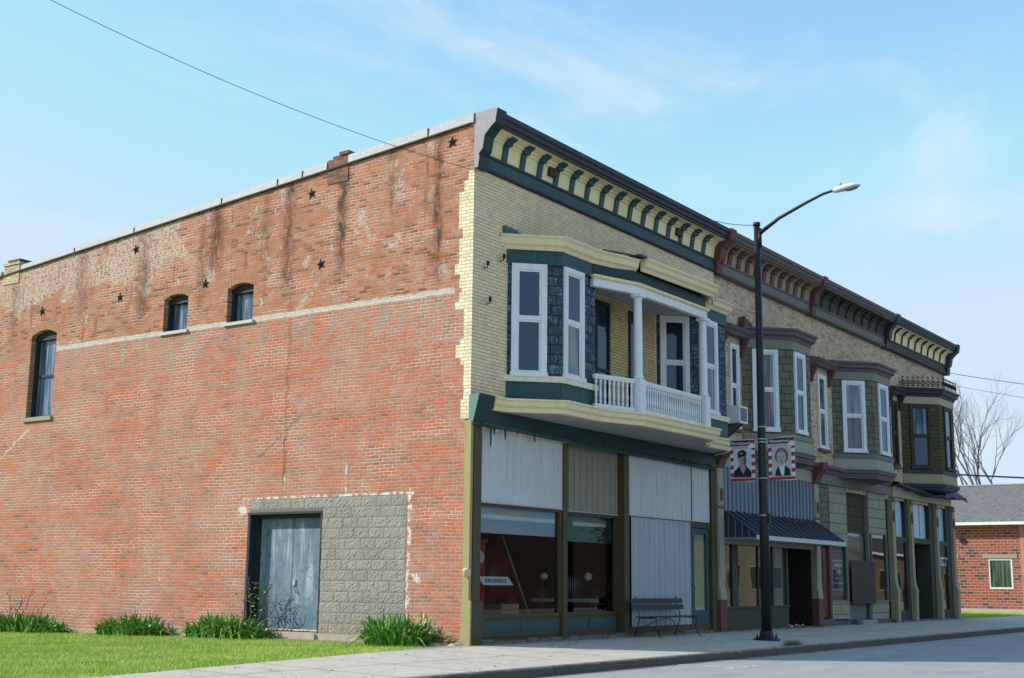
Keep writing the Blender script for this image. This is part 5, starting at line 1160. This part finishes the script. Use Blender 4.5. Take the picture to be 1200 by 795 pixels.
vo = t.n('ShaderNodeTexVoronoi', feature='DISTANCE_TO_EDGE'); t.put(vo.inputs['Vector'], t.scale(P, (.10, .22, 1))); cr = t.step(vo.outputs['Distance'], .001, .004, 1., 0.)
c = t.mix(t.math('MULTIPLY', t.math('MULTIPLY', t.step(vo.outputs['Distance'], .001, .004, 1., 0.), t.step(n1, .46, .56)), .7), c, (.09, .09, .09)); c = t.mix(t.step(t.math('ADD', y, t.math('MULTIPLY', n2, .25)), -4.05, -3.75, 0., .75), c, (.06, .055, .05))
t.bsdf(c, .85, t.bump(n3, .006), spec=.3); M['asphalt'] = t.m
m = MB()
for a in range(-60, 200, 10):
    for b0, b1 in ((-3.78, -6), (-6, -12), (-12, -21)): m.face([(a, b1, -.222), (a+10, b1, -.222), (a+10, b0, -.222), (a, b0, -.222)])
struct('road', m, 'asphalt')
t = NT('worn_road_paint'); P = t.pos(); n = t.noise(P, 11, 5, .75)
d = t.n('ShaderNodeBsdfTransparent'); b_ = t.bsdf(t.mix(n, (.62, .62, .60), (.80, .80, .78)), .8); k = t.n('ShaderNodeMixShader'); t.put(k.inputs[0], t.step(n, .40, .56)); t.t.links.new(d.outputs[0], k.inputs[1]); t.t.links.new(b_.outputs[0], k.inputs[2]); t.t.links.new(k.outputs[0], t.out.inputs[0]); M['roadpaint'] = t.m
m = MB()
for x in (-5.6, .95, 7.95, 14.4, 21.0):
    m.box(x-.05, x+.05, -5.0, -3.95, -.2195, -.2185); m.box(x-.45, x+.75, -5.10, -5.0, -.2195, -.2185)
m.box(-40, 60, -12.6, -12.45, -.2195, -.2185)
struct('parking_marking', m, 'roadpaint')
# land
t = NT('lawn_soil'); P = t.pos(); n = t.noise(P, 3, 5, .7); t.bsdf(t.mix(n, (.26, .35, .06), (.38, .44, .10)), .95, t.bump(t.noise(P, 30, 4), .02), spec=.1); M['lawn'] = t.m
def zl(y): return -.055-.021*max(0, y-3.5)-.0*y
def zlawn(x, y): return -.045-.012*max(0, min(30, y-4))*(1 if x < 0 else 1) - (.0 if y < 14 else 0)
m = MB(); ys = [-1.0, 0, 1, 2, 4, 6, 8, 10, 12, 15, 20, 30, 60]
def ed(x):
    for (xa, ya), (xb, yb) in zip(edge, edge[1:]):
        if xa <= x <= xb: return ya+(yb-ya)*(x-xa)/(xb-xa)
    return 0
X_ = [-40, -25, -14, -11, -9.3, -8, -6, -4.5, -3.5, -2.5, -1.5, -.6, 0]
for a, b in zip(X_, X_[1:]):
    pa = [ed(a)]+[v for v in [0.4, 1, 2, 4, 6, 8, 10, 12, 15, 20, 30, 60]]; pb = [ed(b)]+pa[1:]
    for i in range(len(pa)-1): m.face([(a, pa[i], zlawn(a, pa[i])-.015), (b, pb[i], zlawn(b, pb[i])-.015), (b, pb[i+1], zlawn(b, pb[i+1])-.015), (a, pa[i+1], zlawn(a, pa[i+1])-.015)])
struct('lawn_ground', m, 'lawn')
t = NT('bare_soil'); P = t.pos(); n = t.noise(P, 5, 5, .7); t.bsdf(t.mix(n, (.20, .15, .095), (.36, .28, .19)), .95, t.bump(n, .02), spec=.1); M['soil'] = t.m
m = MB(); Y_ = [-.02+.5*i for i in range(50)]
for a, b in zip(Y_, Y_[1:]): m.face([(-.42-.08*math.sin(a*3), a, zlawn(0, a)+.002), (-.0, a, zlawn(0, a)+.03), (.0, b, zlawn(0, b)+.03), (-.42-.08*math.sin(b*3), b, zlawn(0, b)+.002)][::-1])
struct('soil_strip', m, 'soil')
m = MB()
for i in range(16): 
    a = random.uniform(0, 1); x0 = random.uniform(-.35, .0); y0 = random.uniform(-.05, .5); s_ = random.uniform(.05, .12)
    m.lathe((x0, y0, -.07), [(s_*.6, 0), (s_, .03), (s_*.9, s_*.6), (s_*.4, s_*.9)], 7)
add('rubble', m, plain('broken_concrete', (.42, .37, .30), .95, var=.4), None, 'broken pale concrete rubble at the foot of the corner pilaster', None, kind='stuff')
t = NT('distant_ground'); P = t.pos(); n = t.noise(P, .2, 4); t.bsdf(t.mix(n, (.10, .12, .06), (.16, .15, .10)), .95); 
m = MB(); m.face([(-900, -900, -.42), (900, -900, -.42), (900, 900, -.42), (-900, 900, -.42)]); struct('ground', m, t.m)
m = MB(); m.face([(-60, -24, -.21), (200, -24, -.21), (200, -21, -.21), (-60, -21, -.21)]); struct('far_pavement', m, 'pavement')
m = MB(); m.face([(30.4, -.3, -.02), (60, -.3, -.06), (60, 30, -.02), (30.4, 30, -.02)]); struct('grass_verge', m, 'lawn')
m = MB(); m.face([(41.5, -8, .0), (45.5, -8, .0), (45.5, 1.6, .0), (41.5, 1.6, .0)]); m.face([(41.0, 2.0, -.01), (45.8, 2.0, -.01), (45.8, 2.0, -.01)]) if False else None; struct('path', m, 'pavement')
# grass blades
def grass(name, n, fx, label, h=(.03, .075), mat=None):
    pts = fx(n); n = len(pts); ang = rng.uniform(0, 2*np.pi, n); hh = rng.uniform(h[0], h[1], n); w = .0045; lean = rng.normal(0, .45, (n, 2))*hh[:, None]
    V = np.zeros((n, 3, 3)); V[:, 0] = pts; V[:, 1] = pts; V[:, 2] = pts
    V[:, 0, 0] -= np.cos(ang)*w; V[:, 0, 1] -= np.sin(ang)*w; V[:, 1, 0] += np.cos(ang)*w; V[:, 1, 1] += np.sin(ang)*w
    V[:, 2, 0] += lean[:, 0]; V[:, 2, 1] += lean[:, 1]; V[:, 2, 2] += hh
    me = bpy.data.meshes.new(name); me.vertices.add(3*n); me.vertices.foreach_set('co', V.ravel()); me.loops.add(3*n); me.loops.foreach_set('vertex_index', np.arange(3*n, dtype=np.int32)); me.polygons.add(n); me.polygons.foreach_set('loop_start', np.arange(0, 3*n, 3, dtype=np.int32)); me.polygons.foreach_set('loop_total', np.full(n, 3, dtype=np.int32)); me.update(); me.validate()
    me.materials.append(mat); o = bpy.data.objects.new(name, me); COL.objects.link(o); tag(o, label, 'grass', kind='stuff'); return o
t = NT('grass_blades'); P = t.pos(); n = t.noise(P, .9, 4, .6); n2 = t.noise(P, 40, 2)
c = t.mix(t.step(n, .35, .65), (.30, .45, .07), (.50, .60, .15)); c = t.mix(t.math('MULTIPLY', t.step(n2, .5, .8), .5), c, (.46, .52, .14)); c = t.mix(t.step(t.noise(P, 1.8, 5, .7), .60, .72, 0., .8), c, (.42, .38, .16))
t.bsdf(c, .7, spec=.2); M['blade'] = t.m
edx = np.array([e[0] for e in edge]); edy = np.array([e[1] for e in edge])
def lawn_pts(n):
    x = rng.uniform(-13, -.3, n); y = rng.uniform(-2.0, 16, n)**1.0
    keep = (y > np.interp(x, edx, edy)-.02-.05*np.sin(x*5.3)*np.sin(x*1.7+1)-rng.random(n)*.05) & ((y-8) < (x+13)*1.3) 
    x, y = x[keep], y[keep]; k2 = ~((x > -.42) & (rng.random(len(x)) > .12)); x, y = x[k2], y[k2]
    z = -.062-.012*np.clip(y-4, 0, 30); return np.stack([x, y, z], 1)
grass('lawn_grass', 330000, lawn_pts, 'bright green mown lawn along the red brick wall', mat=M['blade'])
def verge_pts(n): x = rng.uniform(30.6, 44, n); y = rng.uniform(-.3, 6, n); return np.stack([x, y, np.full(n, -.03)], 1)
grass('verge_grass', 30000, verge_pts, 'green grass verge beyond the last shop', (.06, .12), M['blade'])
def gap_pts(n):
    x = rng.normal(6.6, .22, n); y = rng.normal(-3.62, .05, n); return np.stack([x, y, np.full(n, -.11)], 1)
grass('kerb_weeds', 500, gap_pts, 'small weeds growing in the kerb joint at the lamp base', (.05, .16), leafmat('weed_leaf', (.05, .08, .02), (.10, .13, .04)))

# grit, dead leaves and crumbs along the kerb and the shop fronts
m = MB(); random.seed(21)
for k in range(1500):
    if k < 900: x = random.uniform(-9, 26); y = -3.80-abs(random.gauss(0, .10)); z = -.218
    elif k < 1250: x = random.uniform(.4, 24); y = -.16-abs(random.gauss(0, .12)); z = -.002
    else: x = random.uniform(-8, 24); y = random.uniform(-3.5, -.6); z = zs(y)+.003
    s_ = random.uniform(.008, .030); a = random.uniform(0, 6.3); ca, sa = math.cos(a)*s_, math.sin(a)*s_
    m.face([(x-ca, y-sa, z+.001), (x+sa*.6, y-ca*.6, z+s_*random.uniform(.1, .8)), (x+ca, y+sa, z+.001), (x-sa*.6, y+ca*.6, z+s_*.3)])
add('gutter_debris', m, plain('debris', (.13, .095, .06), .9, var=.6), None, 'small dead leaves and grit along the kerb and shop fronts', None, kind='stuff')
# ------------------------------------------------------------------ iris clumps
t = NT('iris_leaf'); P = t.pos(); n = t.noise(P, 9, 3); c = t.mix(n, (.06, .19, .02), (.16, .38, .045)); c = t.mix(t.step(t.noise(P, 25, 2), .55, .7), c, (.26, .42, .18))
t.bsdf(c, .38, spec=.6); M['iris'] = t.m
def iris(yc, half, depth, h, nb, label, xc=-.42, z0=None):
    m = MB(); z0 = zlawn(0, yc) if z0 is None else z0
    for k in range(nb):
        y = yc+half*random.uniform(-1, 1)*.93; q = 1-((y-yc)/half)**2; x = xc+depth*random.uniform(-1, 1)*math.sqrt(max(.05, q))
        H = h*random.uniform(.55, 1.08)*(.45+.55*q); az = math.atan2((y-yc)/half*.6+random.gauss(0, .6), (x-xc)/depth*.6+random.gauss(0, .6)); lean = abs(random.gauss(.42, .28))+.35*(1-q); 
        if random.random() < .12: lean += .9
        wd = random.uniform(.026, .046); tw = random.uniform(0, math.pi); dx, dy = math.cos(az), math.sin(az); px, py = math.cos(tw), math.sin(tw)
        prev = None; N = 5
        for i in range(N+1):
            s_ = i/N; r = lean*H*s_*s_; zz = z0+H*(s_-.45*lean*s_**3*(1 if lean < .8 else 1.3)); w = wd*(1-.92*s_**2.5)
            cx, cy = x+dx*r, y+dy*r; cur = [(min(-.01, cx-px*w), cy-py*w, zz), (min(-.01, cx+px*w), cy+py*w, zz)]
            if prev: m.face([prev[0], prev[1], cur[1], cur[0]], True)
            prev = cur
    return add('iris_clump', m, 'iris', None, label=label, cat='plant', group='iris clumps along the brick wall', loc=(xc, yc, z0))
iris(13.1, 2.1, .38, .54, 1000, 'widest iris clump, far left along the wall with dry twigs above it')
iris(8.75, 1.0, .36, .54, 540, 'rounded iris clump standing alone between the wide clump and the door')
iris(5.75, 1.12, .38, .60, 600, 'iris clump beside the left jamb of the blue door')
iris(1.15, .66, .42, .70, 460, 'bushy iris clump at the building corner under the concrete block patch', xc=-.5)
# dry twigs and vine
def twigs(name, label, base, spec, mat, leaves=None):
    T = thing(name, label, 'plant', base); m = MB()
    for (dx, dy, dz, r) in spec:
        p0 = Vector(base); pts = [p0]
        for i in range(1, 6): pts.append(Vector(base)+Vector((dx*i/5+random.gauss(0, .02), dy*i/5+random.gauss(0, .03), dz*i/5)))
        m.tube(pts, [r*(1-.12*i) for i in range(6)], 5)
        for b_ in range(3):
            s_ = pts[random.randint(2, 4)]; m.tube([s_, s_+Vector((random.gauss(0, .05), random.gauss(0, .14), random.uniform(.08, .22))), s_+Vector((random.gauss(0, .08), random.gauss(0, .22), random.uniform(.2, .34)))], [r*.5, r*.35, r*.2], 4)
    add('stem', m, mat, T)
    if leaves:
        m = MB()
        for k in range(leaves[0]):
            c = Vector(base)+Vector((random.gauss(0, .05), random.gauss(leaves[2], .22), random.uniform(.25, leaves[1]))); u = Vector((random.gauss(0, 1), random.gauss(0, 1), random.gauss(0, .5))).normalized()*.035; v = u.cross(Vector((random.gauss(0, 1), .3, 1))).normalized()*.025
            m.face([c-u, c-v, c+u, c+v])
        add('foliage', m, leafmat(name+'_leaf', (.08, .17, .03), (.16, .28, .05)), T)
M['twig'] = plain('dry_twig', (.16, .11, .08), .9)
twigs('dry_shrub', 'leafless dry stalks rising out of the far left iris clump', (-.25, 13.2, -.2), [(.05, .5, 1.0, .014), (.0, -.2, .9, .016), (.05, -.55, 1.05, .013), (.0, .15, .7, .012)], 'twig')
twigs('climbing_vine', 'half-dry vine with a few green leaves in front of the blue door', (-.12, 5.35, 0), [(.1, -.3, 1.05, .018), (.08, -.75, .75, .016), (.05, .15, 1.2, .016), (.1, -1.0, .45, .013), (0, .35, .8, .013), (.1, -.5, .95, .012)], 'twig', (90, 1.1, -.1))

# litter
m = MB(); random.seed(3)
for k in range(14):
    x = 14.1+random.uniform(0, 1.2); y = -.35+random.uniform(-.12, .12); s_ = random.uniform(.05, .12); pts = [(x+random.uniform(-s_, s_), y+random.uniform(-s_, s_), .01+random.uniform(0, .1)) for _ in range(4)]; m.face(pts)
t = NT('crumpled_paper'); P = t.pos(); t.bsdf(t.mix(t.step(t.noise(P, 14, 2), .5, .55), (.62, .62, .64), (.40, .14, .12)), .8)
tag(add('litter', m, t.m, None), 'crumpled white and red wrappers lying by the dark shop entry', 'litter')

# ------------------------------------------------------------------ brick house beyond
H = thing('brick_house', 'low red brick house with grey shingle roof beyond the row of shops', 'house', (52, -2, 0))
xh = 46.0
m = MB(); m.wall((xh, 0), (0, 1), -3, 8, -.3, 4.2, [(1.86, 2.98, 1.08, 2.50, 0), (4.62, 5.7, 1.15, 2.5, 0)], depth=.15, n=(-1, 0)); m.face([(xh, -3, -.3), (xh+12, -3, -.3), (xh+12, -3, 4.2), (xh, -3, 4.2)]); m.face([(xh, -3, 4.2), (xh+12, -3, 4.2), (xh+5.6, -3, 6.4)]); m.prism([(-14, 4.2), (8, 4.2), (8, 4.2)], 'x', xh, xh+.01) if False else None
add('wall', m, 'housebrick', H)
m = MB(); v = [(xh-.5, -3.5, 4.18), (xh-.5, 8.5, 4.18), (xh+5.6, 8.5, 6.45), (xh+5.6, -3.5, 6.45), (xh+12, 8.5, 4.18), (xh+12, -3.5, 4.18)]
m.face([v[1], v[0], v[3], v[2]]); m.face([v[2], v[3], v[5], v[4]]); rf = add('roof', m, shingle('grey_roof_shingle', (.17, .16, .16), (.22, .208, .208), (.26, .245, .245), .3, .3, .15), H)
m = MB(); m.box(xh+5.5, xh+5.7, -3.5, 8.5, 6.44, 6.50); add('ridge_cap', m, 'coping', rf)
m = MB(); m.box(xh-.62, xh-.48, -3.5, 8.5, 4.10, 4.24); m.box(xh-.5, xh, -3.5, 8.5, 4.14, 4.18); add('gutter', m, 'white', rf)
for (a0, a1, z0, z1) in ((1.86, 2.98, 1.08, 2.50), (4.62, 5.7, 1.15, 2.5)):
    m = MB(); f = .07; m.box(xh+.02, xh+.10, a0, a0+f, z0, z1); m.box(xh+.02, xh+.10, a1-f, a1, z0, z1); m.box(xh+.02, xh+.10, a0+f, a1-f, z1-f, z1); m.box(xh+.02, xh+.10, a0+f, a1-f, z0, z0+f)
    w = add('window', m, 'white', H); m = MB(); m.face([(xh+.07, a0+f, z0+f), (xh+.07, a1-f, z0+f), (xh+.07, a1-f, z1-f), (xh+.07, a0+f, z1-f)]); add('pane', m, glass_opaque('green_blind_glass', (.06, .09, .06), .05, curtain=(.10, .14, .10)), w)
    m = MB(); m.box(xh-.03, xh+.1, a0-.25, a1+.25, z1+.02, z1+.22); add('lintel', m, 'sill', w)
m = MB(); m.box(xh-.35, xh, -3, 8, -.2, .12); add('footing', m, plain('footing_concrete', (.42, .40, .37), .9), H)
m = MB(); m.tube([(xh-.12, .4, 4.1), (xh-.12, .4, .1)], .05, 8); add('downpipe', m, 'white', H)
m = MB(); m.lathe((xh+3.6, .4, 5.3), [(.12, 0), (.12, .7), (.16, .72), (.16, .8)], 10); add('roof_vent', m, 'greymetal', H)
m = MB(); m.box(xh-.12, xh-.01, 4.05, 4.25, 3.30, 3.5); add('wall_light', m, 'black', H)
m = MB(); m.box(xh-.03, xh-.002, .6, 1.45, .12, 4.2); add('pier', m, brick('house_pier_brick', [(0, (.45, .17, .11)), (1, (.55, .22, .14))], (.5, .42, .36), bw=.21, rh=.08, mort=.014), H)

# ------------------------------------------------------------------ bare tree
def bare_tree(base, label, H0, seed, rr=.28, spread=1., group=None):
    random.seed(seed); T = thing('bare_tree', label, 'tree', base, group); tr = MB(); cr = MB()
    def grow(p, d, L, r, lev):
        mb = tr if lev <= 1 else cr; pts = [p]; n = 4; cur = p; dd = d.copy()
        for i in range(n):
            dd = (dd+Vector((random.gauss(0, .10), random.gauss(0, .10), .04))).normalized(); cur = cur+dd*L/n; pts.append(cur)
        mb.tube(pts, [r*(1-.45*i/n) for i in range(n+1)], 6 if lev < 3 else (4 if lev < 5 else 3), caps=False)
        if lev >= 6: return
        k = 3 if lev < 4 else random.randint(2, 3)
        for j in range(k):
            s_ = pts[random.randint(2, n)] if j else pts[n]; a = random.uniform(.25, .62)*spread; ax = Vector((random.gauss(0, 1), random.gauss(0, 1), random.gauss(0, .3))).normalized()
            nd = (dd*math.cos(a)+ax.cross(dd).normalized()*math.sin(a)); nd.z = nd.z*.9+.1; grow(s_, nd.normalized(), L*random.uniform(.62, .82), r*random.uniform(.46, .60), lev+1)
    for (dx, dy) in ((.0, .12), (.08, -.28)):
        grow(Vector(base)+Vector((0, -dy*2, 0)), Vector((dx, dy, 1)).normalized(), H0*.36, rr, 0)
    add('trunk', tr, 'twigbark', T); add('crown', cr, 'twigbark', T); return T
M['twigbark'] = plain('grey_bark', (.20, .18, .18), .9)
bare_tree((78, 12.2, -.3), 'leafless tree rising behind the low brick house', 16, 12, .26, .92)
bare_tree((-16, 24, -.3), 'leafless tree across the lawn reflected in the side windows', 12, 9, .28, 1.0)

# ------------------------------------------------------------------ overhead wires
def wire(pts, r, label, sag=0., n=24, mat='black'):
    a, b = Vector(pts[0]), Vector(pts[1]); P = [a.lerp(b, i/n)-Vector((0, 0, sag*4*(i/n)*(1-i/n))) for i in range(n+1)]
    m = MB(); m.tube(P, r, 5); add('overhead_wire', m, mat, None, label=label, cat='wire', loc=a)
wire([(-.03, -.19, 9.0), (-9.5, 2.2, 10.15)], .0055, 'thin wire crossing the upper left sky to the building corner', .28)
wire([(LX, LY, 9.44), (8.9, -.60, 10.13)], .009, 'short thin wire between the lamp pole top and the corner cornice', .06)
wire([(62, 11.5, 14.9), (62, -12, 10.2)], .018, 'upper black utility wire right of the row of shops', .35)
wire([(62, 11.5, 14.2), (62, -12, 8.9)], .012, 'thin wire just below the upper black utility wire', .3)
wire([(66, 13.5, 8.60), (66, -12, 6.6)], .055, 'thick black cable running low above the brick house roof', .1)
m = MB(); random.seed(2)

# ------------------------------------------------------------------ across the street (seen in the shop glass)
def opposite(x0, x1, h, wallmat, roofmat, label, gable=True):
    T = thing('opposite_building', label, 'building', ((x0+x1)/2, -28, -.2)); m = MB()
    n = max(2, int((x1-x0)/3.5)); hs = [(x0+(x1-x0)*(k+.25)/n, x0+(x1-x0)*(k+.7)/n, .9, 2.4, 0) for k in range(n)]
    m.wall((0, -24), (1, 0), x0, x1, -.3, h, []); m.face([(x0, -24, -.3), (x0, -34, -.3), (x0, -34, h), (x0, -24, h)]); m.face([(x1, -24, -.3), (x1, -34, -.3), (x1, -34, h), (x1, -24, h)])
    add('wall', m, wallmat, T)
    m = MB(); m.face([(x0-.3, -23.6, h), (x1+.3, -23.6, h), (x1+.3, -29, h+1.8), (x0-.3, -29, h+1.8)]); m.face([(x0-.3, -34.4, h), (x1+.3, -34.4, h), (x1+.3, -29, h+1.8), (x0-.3, -29, h+1.8)]); add('roof', m, roofmat, T)
    m = MB(); m.box(x0-.3, x1+.3, -23.62, -23.5, h-.15, h+.05); add('fascia', m, 'white', T)
    for h_ in (hs if x0 > 40 else []): m = MB(); m.box(h_[0]-.12, h_[1]+.12, -23.97, -23.93, .78, 2.52); fr_ = add('window', m, 'tan', T); m = MB(); m.box(h_[0], h_[1], -23.93, -23.925, .9, 2.4); add('pane', m, 'dark', fr_)
opposite(30, 50, 4.4, brick('dark_brown_brick', [(0, (.055, .035, .028)), (1, (.095, .058, .044))], (.11, .09, .08)), 'darkroof', 'brick shop across the street opposite the row')
opposite(53, 82, 5.0, paint('beige_clapboard', (.22, .19, .13), .7, .2), 'darkroof', 'beige clapboard building across the street')
opposite(86, 132, 3.9, paint('tan_wall', (.17, .12, .08), .7, .2), 'darkroof', 'tan low building across the street')

# ------------------------------------------------------------------ camera
f = Vector((0.80512654, 0.56406663, 0.18330326)); r2 = Vector((0.57212495, -0.82009702, 0.01067291)); u2 = Vector((-0.15634669, -0.09627933, 0.98299848))
cam = bpy.data.cameras.new('Camera'); co = bpy.data.objects.new('Camera', cam); COL.objects.link(co)
mx = Matrix((r2, u2, -f)).transposed().to_4x4(); mx.translation = Vector((-19.59529861, -14.76993125, 1.13429736)); co.matrix_world = mx
cam.sensor_width = 36; cam.lens = 45.895; cam.clip_end = 3000; cam.clip_start = .1; S.camera = co

# ------------------------------------------------------------------ sun and sky
EL = R(32); SD = Vector((-.6*math.cos(EL), .8*math.cos(EL), math.sin(EL)))
sun = bpy.data.lights.new('Sun', 'SUN'); sun.energy = 5.0; sun.angle = R(.53); sun.color = (1., .945, .86)
so = bpy.data.objects.new('Sun', sun); COL.objects.link(so); so.rotation_euler = SD.to_track_quat('Z', 'Y').to_euler(); so.location = (-20, 30, 30)
W = bpy.data.worlds.new('World'); S.world = W; W.use_nodes = True; nt = W.node_tree; nt.nodes.clear()
def wn(t_, **k):
    n = nt.nodes.new(t_)
    for a, b in k.items(): setattr(n, a, b)
    return n
out = wn('ShaderNodeOutputWorld'); bg = wn('ShaderNodeBackground'); bg.inputs[1].default_value = .15
sky = wn('ShaderNodeTexSky', sky_type='NISHITA', sun_disc=False); sky.sun_elevation = EL; sky.sun_rotation = R(-36.87); sky.air_density = 1.; sky.dust_density = .15; sky.ozone_density = 1.6
tint = wn('ShaderNodeMix', data_type='RGBA', blend_type='MULTIPLY'); tint.inputs[0].default_value = 1.; tint.inputs[7].default_value = (1.85, 2.10, 2.0, 1)
nt.links.new(sky.outputs[0], tint.inputs[6])
cl = wn('ShaderNodeMix', data_type='RGBA', blend_type='DARKEN'); cl.inputs[0].default_value = 1.; cl.inputs[7].default_value = (4.25, 5.3, 6.4, 1); nt.links.new(tint.outputs[2], cl.inputs[6])
tc = wn('ShaderNodeTexCoord'); mp = wn('ShaderNodeMapping'); mp.inputs['Scale'].default_value = (1.2, 3.4, 6.5); mp.inputs['Rotation'].default_value = (R(18), R(-12), R(20))
nt.links.new(tc.outputs['Generated'], mp.inputs['Vector'])
nz = wn('ShaderNodeTexNoise'); nz.inputs['Scale'].default_value = 1.5; nz.inputs['Detail'].default_value = 9; nz.inputs['Roughness'].default_value = .58; nz.inputs['Distortion'].default_value = .5
nt.links.new(mp.outputs[0], nz.inputs['Vector'])
rp = wn('ShaderNodeMapRange', interpolation_type='SMOOTHSTEP'); rp.inputs[1].default_value = .46; rp.inputs[2].default_value = .76; rp.inputs[3].default_value = 0; rp.inputs[4].default_value = .72
nt.links.new(nz.outputs[0], rp.inputs[0])
mx_ = wn('ShaderNodeMix', data_type='RGBA'); nt.links.new(rp.outputs[0], mx_.inputs[0]); nt.links.new(cl.outputs[2], mx_.inputs[6]); mx_.inputs[7].default_value = (5.0, 5.9, 6.5, 1)
nt.links.new(mx_.outputs[2], bg.inputs[0]); nt.links.new(bg.outputs[0], out.inputs[0])
S.view_settings.view_transform = 'Standard'; S.view_settings.look = 'None'; S.view_settings.exposure = 0
S.cycles.max_bounces = 6; S.cycles.transparent_max_bounces = 8; S.cycles.use_denoising = True
